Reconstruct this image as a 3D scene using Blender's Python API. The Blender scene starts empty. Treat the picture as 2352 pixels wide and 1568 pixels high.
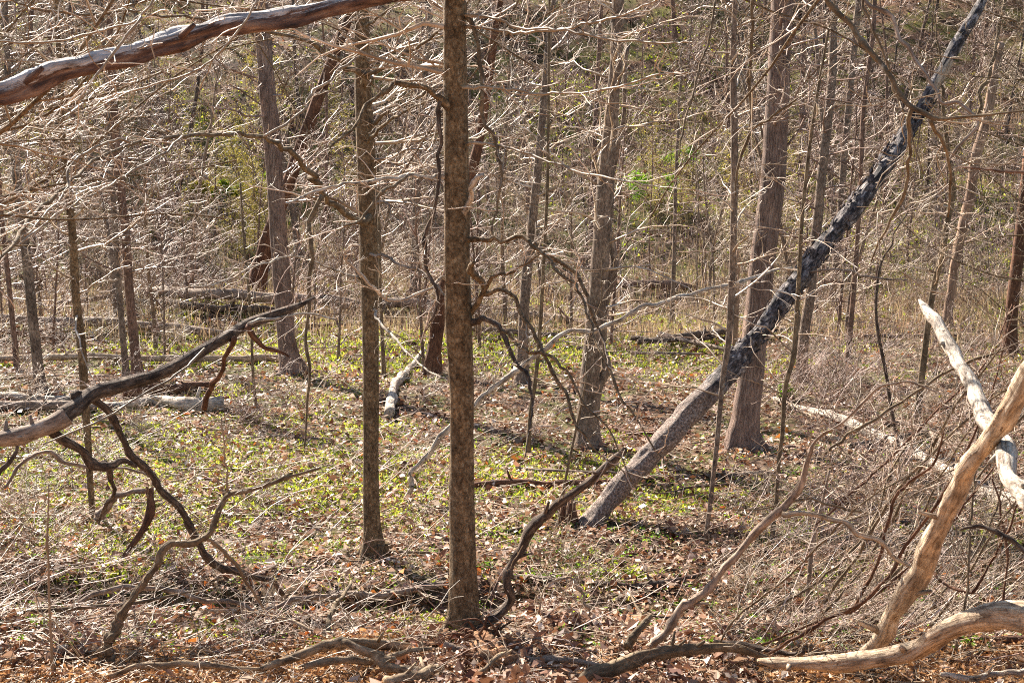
import bpy, math, random
import numpy as np
from mathutils import Vector
random.seed(7)
R = np.random.default_rng(11)
sc = bpy.context.scene
COL = sc.collection
# ------------------------------------------------------------------ camera, world, sun, exposure
CAMZ, PITCH, F = 4.8, math.radians(6.7), 3267.0          # F: focal length in photo pixels (photo 2352 wide)
cam = bpy.data.cameras.new('camera'); co = bpy.data.objects.new('camera', cam); COL.objects.link(co)
co.location = (0, 0, CAMZ); co.rotation_euler = (math.radians(90) - PITCH, 0, 0)
cam.sensor_width = 36; cam.lens = 50; cam.clip_end = 2000; cam.clip_start = 0.1
cam.dof.use_dof = True; cam.dof.focus_distance = 24; cam.dof.aperture_fstop = 8
sc.camera = co
SUN_EL, SUN_AZ = math.radians(37), math.radians(-34)      # azimuth from +Y, negative = left
w = bpy.data.worlds.new('World'); sc.world = w; w.use_nodes = True
nt = w.node_tree; bg = nt.nodes['Background']
sky = nt.nodes.new('ShaderNodeTexSky'); sky.sky_type = 'NISHITA'; sky.sun_disc = False
sky.sun_elevation = SUN_EL; sky.sun_rotation = SUN_AZ
nt.links.new(sky.outputs[0], bg.inputs[0]); bg.inputs[1].default_value = 0.05
sun = bpy.data.lights.new('sun', 'SUN'); sun.energy = 5.0; sun.angle = math.radians(0.5); sun.color = (1, 0.91, 0.80)
so = bpy.data.objects.new('sun', sun); COL.objects.link(so); so.location = (0, 0, 60)
sd = Vector((-math.sin(SUN_AZ) * math.cos(SUN_EL), -math.cos(SUN_AZ) * math.cos(SUN_EL), -math.sin(SUN_EL)))
so.rotation_euler = sd.to_track_quat('-Z', 'Y').to_euler()
sc.view_settings.view_transform = 'Standard'; sc.view_settings.look = 'None'
sc.view_settings.exposure = 1.75; sc.view_settings.gamma = 1

sc.cycles.use_denoising = False; sc.cycles.diffuse_bounces = 1; sc.cycles.transmission_bounces = 2; sc.cycles.filter_width = 1.05
# ------------------------------------------------------------------ terrain function
def sstep(a, b, v):
    t = np.clip((v - a) / (b - a), 0, 1); return t * t * (3 - 2 * t)
_h = [(R.uniform(0, 6.28), R.uniform(0, 6.28), R.uniform(0, 6.28)) for _ in range(9)]
def wav(x, y, s, k):
    a, b, c = _h[k]
    return (np.sin(x * s + a + 1.3 * np.sin(y * s * .7 + b)) * np.cos(y * s * .9 + c + np.sin(x * s * .6 + a)))
def hgt(x, y):
    x = np.asarray(x, float); y = np.asarray(y, float)
    n = .05 * wav(x, y, .9, 0) + .03 * wav(x, y, 2.3, 1) + .015 * wav(x, y, 5.5, 2)
    edge = 11.55 + .28 * np.sin(x * .9 + .4) + .12 * np.sin(x * 2.7)
    bank = (.93 + .05 * np.sin(x * 1.3 + 2)) * (1 - sstep(0, 1, (y - edge) / 1.9))
    near = .215 * np.clip(10.3 - y, 0, 10.5)
    shade_ditch = -.55 * np.exp(-((y - 15.9 - .25 * np.sin(x * .8)) / .38) ** 2) * sstep(1.0, -.6, x)  # slight channel, deepened on the left to add a dark band of shade
    shade_ditch += -.12 * np.exp(-((y - 15.2 - .2 * np.sin(x * .8)) / .5) ** 2) * sstep(.2, 1.2, x)
    u = (y - 60 - 2.5 * np.sin(x * .11 + 1)) / 5
    hill = .50 * 5 * np.logaddexp(0, u)
    far = sstep(34, 46, y)
    und = far * (.35 * wav(x, y, .22, 3) + .25 * wav(x, y, .5, 4)) + sstep(60, 80, y) * (1.6 * wav(x, y, .09, 5) + .5 * wav(x, y, .3, 6))
    sides = .12 * np.clip(np.abs(x) - 14 - .3 * y, 0, 60)
    return n + bank + near + shade_ditch + hill + und + sides
def hz(x, y): return float(hgt(x, y))
cpi, spi = math.cos(PITCH), math.sin(PITCH)
def ray(px, py):
    a = (px - 1176) / F; b = -(py - 784) / F
    d = np.array([a, cpi + b * spi, -spi + b * cpi]); return d / d[1]
def P(px, py, D):
    return np.array([0, 0, CAMZ]) + ray(px, py) * D
def GD(px, py, d0=9.0):
    r = ray(px, py); y = d0
    while y < 150:
        if CAMZ + r[2] * y < hz(r[0] * y, y): break
        y += .05
    return y
def pr(wpx, D): return wpx * .5 * D / F

# ------------------------------------------------------------------ materials
def mat(name):
    m = bpy.data.materials.new(name); m.use_nodes = True
    t = m.node_tree; return m, t, t.nodes['Principled BSDF']
def N(t, typ, **kw):
    n = t.nodes.new(typ)
    for k, v in kw.items():
        if k in n.inputs: n.inputs[k].default_value = v
        else: setattr(n, k, v)
    return n
def ramp(t, fac, stops):
    r = t.nodes.new('ShaderNodeValToRGB'); e = r.color_ramp.elements
    while len(e) < len(stops): e.new(.5)
    for i, (p, c) in enumerate(stops):
        e[i].position = p; e[i].color = (*c, 1) if len(c) == 3 else c
    t.links.new(fac, r.inputs[0]); return r.outputs[0]
def mixc(t, fac, a, b, mode='MIX'):
    m = t.nodes.new('ShaderNodeMix'); m.data_type = 'RGBA'; m.blend_type = mode
    for s, v in ((0, fac), (6, a), (7, b)):
        if hasattr(v, 'links') or hasattr(v, 'is_linked'): t.links.new(v, m.inputs[s])
        else: m.inputs[s].default_value = v if s == 0 else (*v, 1)
    return m.outputs[2]
def coord(t, scale):
    a = N(t, 'ShaderNodeAttribute'); a.attribute_name = 'bark_co'
    mp = t.nodes.new('ShaderNodeMapping'); mp.inputs['Scale'].default_value = scale
    t.links.new(a.outputs['Vector'], mp.inputs[0]); return mp.outputs[0]
def noise(t, vec, scale, detail=4, rough=.6, dist=0):
    n = N(t, 'ShaderNodeTexNoise', Scale=scale, Detail=detail, Roughness=rough, Distortion=dist)
    if vec is not None: t.links.new(vec, n.inputs['Vector'])
    return n.outputs['Fac']
def bump(t, b, h, strength, dist):
    n = N(t, 'ShaderNodeBump', Strength=strength, Distance=dist)
    t.links.new(h, n.inputs['Height']); t.links.new(n.outputs[0], b.inputs['Normal'])
def bark(name, dark, mid, light, sc_=(1, 1, .25), freq=28, bs=.8, bd=.02, patch=None, pf=3.0, pt=.6):
    m, t, b = mat(name); v = coord(t, sc_)
    n1 = noise(t, v, freq, 5, .7, .4)
    c = ramp(t, n1, [(.30, dark), (.5, mid), (.72, light)])
    n2 = noise(t, coord(t, (1, 1, .6)), pf, 4, .6)
    big = ramp(t, n2, [(.32, (.52, .50, .48)), (.5, (.95, .95, .95)), (.68, (1.35, 1.32, 1.25))])
    c = mixc(t, 1.0, c, big, 'MULTIPLY')
    if patch:
        n3 = noise(t, coord(t, (1, 1, .5)), pf * 2.2, 5, .7)
        f = ramp(t, n3, [(pt - .03, (0, 0, 0)), (pt + .03, (1, 1, 1))])
        c = mixc(t, f, c, patch)
    t.links.new(c, b.inputs['Base Color']); b.inputs['Roughness'].default_value = .85
    b.inputs['Specular IOR Level'].default_value = .25
    bump(t, b, n1, bs, bd); return m
M = {}
M['beech'] = bark('beech_bark', (.055, .034, .017), (.24, .158, .085), (.50, .38, .24), (1, 1, .75), 34, 1.3, .03, (.50, .42, .30), 9, .67)
M['grey'] = bark('grey_bark', (.06, .042, .03), (.23, .165, .12), (.46, .36, .28), (1, 1, .5), 28, 1.0, .02, (.40, .35, .28), 5, .64)
M['furrow'] = bark('furrowed_bark', (.09, .052, .04), (.33, .22, .17), (.56, .42, .34), (1, 1, .13), 40, 1.3, .05)
M['pink'] = bark('brown_bark', (.06, .034, .024), (.23, .14, .10), (.42, .29, .22), (1, 1, .3), 30, 1, .025)
M['dark'] = bark('dark_plated_bark', (.018, .014, .015), (.12, .10, .10), (.38, .34, .34), (1, 1, .45), 17, 1.3, .05, (.30, .25, .22), 3, .64)
M['charred'] = bark('dark_dead_bark', (.028, .019, .014), (.14, .098, .072), (.38, .29, .22), (1, 1, .25), 34, 1.3, .04, (.36, .29, .22), 5, .66)
M['redbark'] = bark('reddish_bark', (.045, .02, .012), (.15, .07, .04), (.30, .16, .09), (1, 1, .3), 22, 1, .03)
M['olive'] = bark('olive_limb_bark', (.075, .05, .03), (.19, .135, .08), (.34, .26, .17), (1, 1, .5), 28, .8, .02, (.44, .36, .26), 6, .66)
M['dead'] = bark('weathered_wood', (.10, .07, .05), (.32, .235, .175), (.56, .46, .37), (1, 1, .2), 34, .8, .02, (.12, .085, .06), 6, .62)
M['pale'] = bark('bleached_wood', (.18, .12, .08), (.66, .56, .45), (.85, .78, .68), (1, 1, .12), 42, 1.3, .03, (.16, .115, .085), 8, .60)
M['tan'] = bark('bare_tan_wood', (.12, .07, .04), (.58, .43, .29), (.84, .73, .57), (1, 1, .12), 44, 1.2, .025, (.24, .16, .105), 10, .63)
M['orange'] = bark('split_orange_wood', (.14, .08, .05), (.34, .22, .15), (.52, .38, .27), (1, 1, .1), 40, .7, .01)

M['rootwood'] = bark('root_bark', (.09, .055, .03), (.34, .24, .145), (.56, .43, .29), (1, 1, .3), 30, .9, .02, (.13, .09, .055), 6, .58)
M['clay'] = bark('orange_clay', (.16, .07, .035), (.40, .21, .11), (.60, .38, .22), (1, 1, 1), 14, 1.2, .06, (.10, .05, .03), 7, .6)
# weathered fallen trunk: bleached on the sky side where bark has gone, red-brown rotten bark elsewhere
m, t, b = mat('half_barked_trunk'); v = coord(t, (1, 1, .15)); n1 = noise(t, v, 26, 5, .7, .3)
cb = ramp(t, n1, [(.34, (.022, .011, .009)), (.5, (.135, .068, .046)), (.72, (.38, .24, .165))])
cw = ramp(t, n1, [(.32, (.16, .12, .10)), (.48, (.46, .41, .39)), (.7, (.74, .70, .68))])
at = N(t, 'ShaderNodeAttribute'); at.attribute_name = 'bark_co'
sx = t.nodes.new('ShaderNodeSeparateXYZ'); t.links.new(at.outputs['Vector'], sx.inputs[0])
n2 = noise(t, coord(t, (1, 1, .12)), 16, 6, .8, .6)
ma = N(t, 'ShaderNodeMath', operation='MULTIPLY_ADD'); t.links.new(sx.outputs[1], ma.inputs[0]); ma.inputs[1].default_value = 4.0
t.links.new(n2, ma.inputs[2])
f = ramp(t, ma.outputs[0], [(.60, (0, 0, 0)), (.64, (1, 1, 1))])
t.links.new(mixc(t, f, cb, cw), b.inputs['Base Color']); b.inputs['Roughness'].default_value = .8
bump(t, b, n1, 1, .025); M['halfbark'] = m

# the leaning trunk: smooth grey brown low down, darker plated bark higher up, ragged change
m, t, b = mat('leaning_trunk_bark'); n1 = noise(t, coord(t, (1, 1, .4)), 17, 6, .75, .5); n2 = noise(t, coord(t, (1, 1, .8)), 40, 4, .7)
lo = ramp(t, n2, [(.34, (.06, .038, .028)), (.5, (.29, .20, .15)), (.66, (.62, .50, .42))])
hi = ramp(t, n1, [(.38, (.010, .008, .008)), (.47, (.06, .046, .042)), (.55, (.22, .18, .165)), (.65, (.64, .57, .53))])
at = N(t, 'ShaderNodeAttribute'); at.attribute_name = 'bark_co'; sx = t.nodes.new('ShaderNodeSeparateXYZ'); t.links.new(at.outputs['Vector'], sx.inputs[0])
n3 = noise(t, coord(t, (1, 1, .5)), 3.5, 5, .75)
ma = N(t, 'ShaderNodeMath', operation='MULTIPLY_ADD'); t.links.new(n3, ma.inputs[0]); ma.inputs[1].default_value = 4.5; t.links.new(sx.outputs[2], ma.inputs[2])
f = ramp(t, ma.outputs[0], [(0, (0, 0, 0)), (1, (1, 1, 1))])
mr = N(t, 'ShaderNodeMapRange'); mr.inputs[1].default_value = 4.6; mr.inputs[2].default_value = 5.6; t.links.new(ma.outputs[0], mr.inputs[0])
t.links.new(mixc(t, mr.outputs[0], lo, hi), b.inputs['Base Color']); b.inputs['Roughness'].default_value = .8; bump(t, b, n1, 1.2, .05); M['leaner'] = m
def twigmat(name, a, b_, c, rnd=.25):
    m, t, b = mat(name)
    g = t.nodes.new('ShaderNodeNewGeometry'); n1 = noise(t, g.outputs['Position'], 1.7, 3, .6)
    cc = ramp(t, n1, [(.32, a), (.5, b_), (.68, c)])
    oi = t.nodes.new('ShaderNodeObjectInfo')
    k = 1 - rnd; hh = 1 + rnd
    v = ramp(t, oi.outputs['Random'], [(0, (k, k * .97, k * .92)), (1, (hh, hh, hh))])
    t.links.new(mixc(t, 1.0, cc, v, 'MULTIPLY'), b.inputs['Base Color'])
    b.inputs['Roughness'].default_value = .55; b.inputs['Specular IOR Level'].default_value = .5
    return m
M['twig'] = twigmat('pale_twig_bark', (.20, .125, .07), (.50, .37, .26), (.80, .69, .58))
M['twigpink'] = twigmat('pinkish_twig_bark', (.11, .06, .042), (.28, .175, .13), (.66, .50, .42))
M['twigbrown'] = twigmat('brown_twig_bark', (.16, .11, .065), (.28, .20, .125), (.42, .32, .22))
M['twigdark'] = twigmat('dark_twig_bark', (.09, .06, .045), (.17, .12, .09), (.30, .22, .17))

def leafmat(name, stops, transl=.5, rough=.5):
    m, t, b = mat(name)
    a = N(t, 'ShaderNodeAttribute'); a.attribute_name = 'tint'
    c = ramp(t, a.outputs['Fac'], stops)
    t.links.new(c, b.inputs['Base Color']); b.inputs['Roughness'].default_value = rough
    tr = t.nodes.new('ShaderNodeBsdfTranslucent'); t.links.new(c, tr.inputs[0])
    mx = t.nodes.new('ShaderNodeMixShader'); mx.inputs[0].default_value = transl
    t.links.new(b.outputs[0], mx.inputs[1]); t.links.new(tr.outputs[0], mx.inputs[2])
    t.links.new(mx.outputs[0], t.nodes['Material Output'].inputs[0]); return m
M['litter'] = leafmat('dry_leaves', [(0, (.035, .016, .010)), (.22, (.15, .055, .026)), (.5, (.38, .19, .10)), (.72, (.62, .42, .28)), (.88, (.84, .70, .56)), (.94, (.50, .13, .035)), (1, (.66, .24, .05))], .22)
M['chips'] = leafmat('wood_chips', [(0, (.20, .08, .03)), (.5, (.58, .29, .11)), (1, (.80, .52, .27))], .25)
M['grass'] = leafmat('fresh_grass', [(0, (.12, .18, .02)), (.35, (.34, .43, .03)), (.7, (.58, .64, .05)), (1, (.66, .56, .14))], .5)
M['straw'] = leafmat('dry_grass', [(0, (.24, .15, .09)), (.5, (.42, .30, .18)), (.85, (.56, .44, .28)), (1, (.30, .32, .09))], .4)
M['green'] = leafmat('bright_green_leaf', [(0, (.07, .18, .012)), (.5, (.20, .40, .025)), (1, (.45, .60, .05))], .5)
M['fresh'] = leafmat('vivid_shrub_leaf', [(0, (.10, .20, .015)), (.5, (.30, .42, .03)), (1, (.52, .58, .07))], .5)
M['bud'] = leafmat('yellow_green_bud', [(0, (.30, .29, .04)), (.5, (.52, .46, .07)), (1, (.66, .50, .14))], .5)
M['pinkflower'] = leafmat('pink_petals', [(0, (.7, .08, .2)), (1, (.85, .2, .35))], .4)

# ------------------------------------------------------------------ mesh helpers
def link(name, me, parent=None, loc=None):
    o = bpy.data.objects.new(name, me); COL.objects.link(o)
    if parent is not None: o.parent = parent
    elif loc is not None: o.location = loc
    return o
def tagit(o, label=None, cat=None, group=None, kind=None):
    if label: o['label'] = label
    if cat: o['category'] = cat
    if group: o['group'] = group
    if kind: o['kind'] = kind
    return o
def thing(name, label, cat, loc, group=None):
    o = link(name, None, None, loc); return tagit(o, label, cat, group)
def mesh(name, V, Q, material, smooth=True, attrs=None, T=None):
    me = bpy.data.meshes.new(name)
    V = np.asarray(V, np.float32); me.vertices.add(len(V)); me.vertices.foreach_set('co', V.ravel())
    Q = np.asarray(Q, np.int32).reshape(-1, 4) if Q is not None and len(Q) else np.zeros((0, 4), np.int32)
    T = np.asarray(T, np.int32).reshape(-1, 3) if T is not None and len(T) else np.zeros((0, 3), np.int32)
    me.loops.add(Q.size + T.size); me.loops.foreach_set('vertex_index', np.concatenate([Q.ravel(), T.ravel()]))
    me.polygons.add(len(Q) + len(T))
    st = np.concatenate([np.arange(len(Q)) * 4, Q.size + np.arange(len(T)) * 3]).astype(np.int32)
    me.polygons.foreach_set('loop_start', st)
    me.update(calc_edges=True)
    me.polygons.foreach_set('use_smooth', np.full(len(Q) + len(T), smooth))
    for k, (typ, arr) in (attrs or {}).items():
        a = me.attributes.new(k, typ, 'POINT')
        a.data.foreach_set('vector' if typ == 'FLOAT_VECTOR' else 'value', np.asarray(arr, np.float32).ravel())
    me.materials.append(material); me.update(); return me
def nrm(a): return a / np.maximum(np.linalg.norm(a, axis=-1, keepdims=True), 1e-9)
def tube_arrays(polys, K, rough=0.0, seed=0, off_=None):
    """polys: list of (pts Nx3, rad N). returns V, Q, bark_co; grouped by N so it is vectorised"""
    groups = {}
    for p, r in polys: groups.setdefault(len(p), []).append((p, r))
    VV, QQ, CC = [], [], []; off = 0; rg = np.random.default_rng(seed)
    for n, lst in groups.items():
        p = np.array([a for a, _ in lst], float); r = np.array([b for _, b in lst], float); B = len(lst)
        t = np.zeros_like(p); t[:, 1:-1] = p[:, 2:] - p[:, :-2]; t[:, 0] = p[:, 1] - p[:, 0]; t[:, -1] = p[:, -1] - p[:, -2]
        t = nrm(t + 1e-9); main = nrm(p[:, -1] - p[:, 0])
        ref = np.where(np.abs(main[:, 2:3]) > .75, np.array([[0, 1., 0]]), np.array([[0, 0, 1.]]))[:, None, :]
        n1 = nrm(np.cross(t, np.broadcast_to(ref, t.shape))); n2 = np.cross(n1, t)
        ang = np.arange(K) / K * 2 * math.pi
        ca, sa = np.cos(ang), np.sin(ang)
        seg = np.linalg.norm(np.diff(p, axis=1), axis=2); L = np.concatenate([np.zeros((B, 1)), np.cumsum(seg, 1)], 1)
        rr = np.repeat(r[:, :, None], K, 2)
        if rough > 0:
            d = np.zeros((B, n, K))
            for h in range(10):
                k = rg.integers(1, 8); fq = rg.uniform(.6, 7); ph = rg.uniform(0, 6.28); ph2 = rg.uniform(0, 6.28)
                d += np.sin(k * ang[None, None, :] + ph + 1.5 * np.sin(L[:, :, None] * fq * .7 + ph2)) * np.cos(L[:, :, None] * fq + ph2) / (1 + .35 * k)
            rr = rr * (1 + rough * d * .5)
        dirv = n1[:, :, None, :] * ca[None, None, :, None] + n2[:, :, None, :] * sa[None, None, :, None]
        v = p[:, :, None, :] + dirv * rr[..., None]
        cc = np.stack([ca[None, None, :] * r[:, :, None], sa[None, None, :] * r[:, :, None], np.repeat(L[:, :, None], K, 2) + (rg.uniform(0, 9, (B, 1, 1)) if off_ is None else 0)], -1)
        VV.append(v.reshape(-1, 3)); CC.append(cc.reshape(-1, 3))
        i = np.arange(n - 1)[:, None] * K; j = np.arange(K)[None, :]; j2 = (j + 1) % K
        q = np.stack([i + j, i + j2, i + K + j2, i + K + j], -1).reshape(-1, 4)
        q = (q[None] + (np.arange(B) * n * K)[:, None, None]).reshape(-1, 4) + off
        QQ.append(q); off += B * n * K
    return np.concatenate(VV), np.concatenate(QQ), np.concatenate(CC)
def tubes(name, polys, K, material, origin=(0, 0, 0), rough=0.0, seed=0, co_=True, off=None):
    V, Q, C = tube_arrays(polys, K, rough, seed, off)
    return mesh(name, V - np.asarray(origin), Q, material, True, {'bark_co': ('FLOAT_VECTOR', C)} if co_ else None)
def part(name, me, parent): return link(name, me, parent)
def smooth_poly(pts, rad, sub=5):
    pts = np.array(pts, float); rad = np.array(rad, float); n = len(pts)
    A = np.vstack([2 * pts[0] - pts[1], pts, 2 * pts[-1] - pts[-2]]); out, ro = [], []
    for i in range(n - 1):
        p0, p1, p2, p3 = A[i], A[i + 1], A[i + 2], A[i + 3]
        for k in range(sub):
            u = k / sub
            out.append(.5 * ((2 * p1) + (-p0 + p2) * u + (2 * p0 - 5 * p1 + 4 * p2 - p3) * u * u + (-p0 + 3 * p1 - 3 * p2 + p3) * u ** 3))
            ro.append(rad[i] * (1 - u) + rad[i + 1] * u)
    out.append(pts[-1]); ro.append(rad[-1]); return np.array(out), np.array(ro)
def cap(p, r, a=True, b=True):
    P_, R_ = [p], [r]
    if a: P_.insert(0, p[:1]); R_.insert(0, [r[0] * .02])
    if b: P_.append(p[-1:]); R_.append([r[-1] * .02])
    return np.vstack(P_), np.concatenate(R_)

# ------------------------------------------------------------------ branch growth
def kink(poly, rad, seed, amp=.6):
    g = np.random.default_rng(seed); n = len(poly); L = np.concatenate([[0], np.cumsum(np.linalg.norm(np.diff(poly, axis=0), axis=1))]); rm = max(float(np.median(rad)), .004)
    m = max(3, int(L[-1] / (rm * 7)) + 2); m = min(m, n * 2); kn = np.linspace(0, L[-1], m); o = np.stack([np.interp(L, kn, g.normal(0, 1, m)) for _ in range(3)], 1)
    kn2 = np.linspace(0, L[-1], m * 2); o = o + .35 * np.stack([np.interp(L, kn2, g.normal(0, 1, m * 2)) for _ in range(3)], 1); q = np.interp(L, kn2, g.normal(0, 1, m * 2)); o[0] *= .3
    r2 = rad * (1 + .10 * q)
    for k in range(max(1, n // 9)):
        i = g.integers(1, n - 1); r2[i] *= g.uniform(1.1, 1.38) if rm < .045 else 1.06
    return poly + o * (rad * amp)[:, None], r2
def vadd(a, b, s=1.0): return (a[0] + b[0] * s, a[1] + b[1] * s, a[2] + b[2] * s)
def vn(a):
    l = math.sqrt(a[0] * a[0] + a[1] * a[1] + a[2] * a[2]) or 1; return (a[0] / l, a[1] / l, a[2] / l)
def vx(a, b): return (a[1] * b[2] - a[2] * b[1], a[2] * b[0] - a[0] * b[2], a[0] * b[1] - a[1] * b[0])
def grow(out, p, d, L, r, lev, S, rn):
    """S: list per level of (segments, wiggle, uplift, children per metre, child length factor, min radius, flatness)"""
    ns, wig, up, dens, clf, rmin, flat = S[lev]
    pts = [p]; rad = [r]; ds = [d]; step = L / ns
    for i in range(ns):
        t = (i + 1) / ns
        d = vn((d[0] + rn.gauss(0, wig), d[1] + rn.gauss(0, wig), d[2] + rn.gauss(0, wig * .8) + up * (1 - 1.4 * t)))
        p = vadd(p, d, step); pts.append(p); ds.append(d); rad.append(max(rmin, r * (1 - .85 * t)))
    out[lev].append((pts, rad))
    if lev + 1 < len(S):
        k = dens * L; k = int(k) + (rn.random() < k - int(k)); side = rn.choice((-1, 1))
        for j in range(k):
            t = .12 + .88 * (j + rn.random()) / max(k, 1); fi = min(t * ns, ns - .001); i = int(fi); u = fi - i
            q = tuple(pts[i][c] * (1 - u) + pts[i + 1][c] * u for c in range(3)); dd = ds[i]
            s = vn(vx(dd, (0, 0, 1))) if abs(dd[2]) < .93 else vn((rn.gauss(0, 1), rn.gauss(0, 1), .1))
            side = -side; upv = vx(s, dd); f = rn.gauss(0, 1) * (1 - flat) + .25
            a = math.radians(rn.uniform(32, 68))
            lat = vn(tuple(s[c] * side + upv[c] * f for c in range(3)))
            nd = vn(tuple(math.cos(a) * dd[c] + math.sin(a) * lat[c] for c in range(3)))
            grow(out, q, nd, L * clf * rn.uniform(.45, 1.15) * (1.15 - .6 * t), max(S[lev + 1][5], rad[i] * .6), lev + 1, S, rn)
def polys_of(lst): return [(np.array(a), np.array(b)) for a, b in lst]
def spray(poly, rad, S, rn, dens, L, rtw, t0=.1, flat=.5):
    """twigs growing off a traced limb"""
    gs = []; seg = np.linalg.norm(np.diff(poly, axis=0), axis=1).sum(); k = max(int(seg * dens), 7)
    for j in range(k):
        t = t0 + (1 - t0) * (j + rn.random()) / max(k, 1); i = min(int(t * (len(poly) - 1)), len(poly) - 2)
        d = vn(tuple(poly[i + 1] - poly[i])); s = vn(vx(d, (.05, .1, 1))); sd_ = rn.choice((-1, 1)); a = math.radians(rn.uniform(30, 75))
        up = vx(s, d); f = rn.gauss(.2, .7)
        lat = vn(tuple(s[c] * sd_ * flat * 1.5 + up[c] * f for c in range(3)))
        nd = vn(tuple(math.cos(a) * d[c] + math.sin(a) * lat[c] for c in range(3)))
        out = [[] for _ in S]; grow(out, tuple(poly[i]), nd, L * rn.uniform(.4, 1.2), min(rtw, rad[i] * .7), 0, S, rn); gs.append([x for l in out for x in l])
    return gs
def add_twigs(gs, mt, base, parent):
    if len(gs) <= 26:
        for g_ in gs: part('twig', tubes('twig', polys_of(g_), 4, M[mt], base, co_=False), parent)
    else: part('twigs', tubes('twigs', polys_of([x for g_ in gs for x in g_]), 4, M[mt], base, co_=False), parent)

# ------------------------------------------------------------------ setting: ground
ys = [-8]
while ys[-1] < 190:
    y = ys[-1]; ys.append(y + (.5 if y < 8.5 else .075 if y < 20 else .13 if y < 34 else .3 if y < 60 else 1.0))
ys = np.array(ys); us = np.linspace(-1, 1, 321); us = np.sign(us) * np.abs(us) ** 1.3
X = us[None, :] * (np.clip(ys, 0, None)[:, None] * .62 + 7); Y = np.repeat(ys[:, None], len(us), 1)
Z = hgt(X, Y) + .008 * np.sin(X * 23 + 2 * np.sin(Y * 17)) * np.cos(Y * 19)
nr, nc = X.shape; idx = np.arange(nr * nc).reshape(nr, nc)
Q = np.stack([idx[:-1, :-1], idx[:-1, 1:], idx[1:, 1:], idx[1:, :-1]], -1).reshape(-1, 4)
m, t, b = mat('forest_floor')
g = t.nodes.new('ShaderNodeNewGeometry'); v = g.outputs['Position']
n1 = noise(t, v, 9, 6, .75, .3); n2 = noise(t, v, .55, 4, .6)
vor = N(t, 'ShaderNodeTexVoronoi', Scale=13.0, Randomness=1.0); t.links.new(v, vor.inputs['Vector'])
sepc = t.nodes.new('ShaderNodeSeparateColor'); t.links.new(vor.outputs['Color'], sepc.inputs[0])
lc = ramp(t, sepc.outputs[0], [(0, (.025, .015, .010)), (.35, (.08, .045, .028)), (.65, (.17, .10, .065)), (1, (.32, .22, .15))])
c = mixc(t, .5, lc, ramp(t, n1, [(.34, (.016, .010, .007)), (.55, (.10, .06, .038)), (.75, (.26, .17, .11))]))
gr = ramp(t, n2, [(.44, (0, 0, 0)), (.60, (1, 1, 1))])
n3 = noise(t, v, 16, 5, .7)
gc = ramp(t, n3, [(.35, (.06, .055, .02)), (.6, (.17, .21, .035)), (.8, (.32, .36, .06))])
sxy = t.nodes.new('ShaderNodeSeparateXYZ'); t.links.new(v, sxy.inputs[0])
fy = N(t, 'ShaderNodeMapRange'); fy.inputs[1].default_value = 14; fy.inputs[2].default_value = 20; fy.inputs[3].default_value = 0; fy.inputs[4].default_value = .65
t.links.new(sxy.outputs[1], fy.inputs[0])
mm = N(t, 'ShaderNodeMath', operation='MULTIPLY'); t.links.new(gr, mm.inputs[0]); t.links.new(fy.outputs[0], mm.inputs[1])
c = mixc(t, mm.outputs[0], c, gc)
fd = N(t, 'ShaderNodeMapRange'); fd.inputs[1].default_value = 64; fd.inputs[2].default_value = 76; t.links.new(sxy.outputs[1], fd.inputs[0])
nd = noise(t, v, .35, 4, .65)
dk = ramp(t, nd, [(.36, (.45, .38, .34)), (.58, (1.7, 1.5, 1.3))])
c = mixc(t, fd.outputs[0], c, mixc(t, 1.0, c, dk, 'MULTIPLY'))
# bare orange clay on the near bank, patchy
fb = N(t, 'ShaderNodeMapRange'); fb.inputs[1].default_value = 11.9; fb.inputs[2].default_value = 11.5; t.links.new(sxy.outputs[1], fb.inputs[0])
nb = ramp(t, noise(t, v, 1.3, 3, .6), [(.30, (0, 0, 0)), (.55, (1, 1, 1))])
mb = N(t, 'ShaderNodeMath', operation='MULTIPLY'); t.links.new(nb, mb.inputs[0]); t.links.new(fb.outputs[0], mb.inputs[1])
c = mixc(t, mb.outputs[0], c, ramp(t, n1, [(.3, (.20, .09, .04)), (.55, (.42, .22, .10)), (.75, (.6, .38, .2))]))
t.links.new(c, b.inputs['Base Color']); b.inputs['Roughness'].default_value = .95; b.inputs['Specular IOR Level'].default_value = .15
bump(t, b, n1, .9, .05)
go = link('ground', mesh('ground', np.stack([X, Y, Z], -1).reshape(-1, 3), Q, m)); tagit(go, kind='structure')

# ------------------------------------------------------------------ trees traced by position
TW_NEAR = [(6, .22, .02, 5.0, .50, .0035, .55), (4, .30, .02, 8, .45, .0022, .5), (3, .35, 0, 0, 0, .0016, .4)]
TW_MID = [(8, .24, .03, 3.6, .42, .006, .35), (5, .36, .03, 4.2, .45, .0042, .25), (3, .45, 0, 0, 0, .0030, .2)]
TW_SPR = [(5, .28, .01, 5.5, .5, .0035, .5), (3, .34, 0, 0, 0, .0024, .4)]
def trace(pts, D0=None, D1=None, sub=5, jit=.0, rn=random):
    n = len(pts); lens = [0]
    for a, b_ in zip(pts, pts[1:]): lens.append(lens[-1] + math.hypot(a[0] - b_[0], a[1] - b_[1]))
    W, Rr = [], []
    for p, l in zip(pts, lens):
        D = p[3] if len(p) > 3 else D0 + (D1 - D0) * l / lens[-1]
        q = P(p[0], p[1], D) + np.array([0, rn.gauss(0, jit), 0]); W.append(q); Rr.append(pr(p[2], D))
    return smooth_poly(W, Rr, sub)
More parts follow.
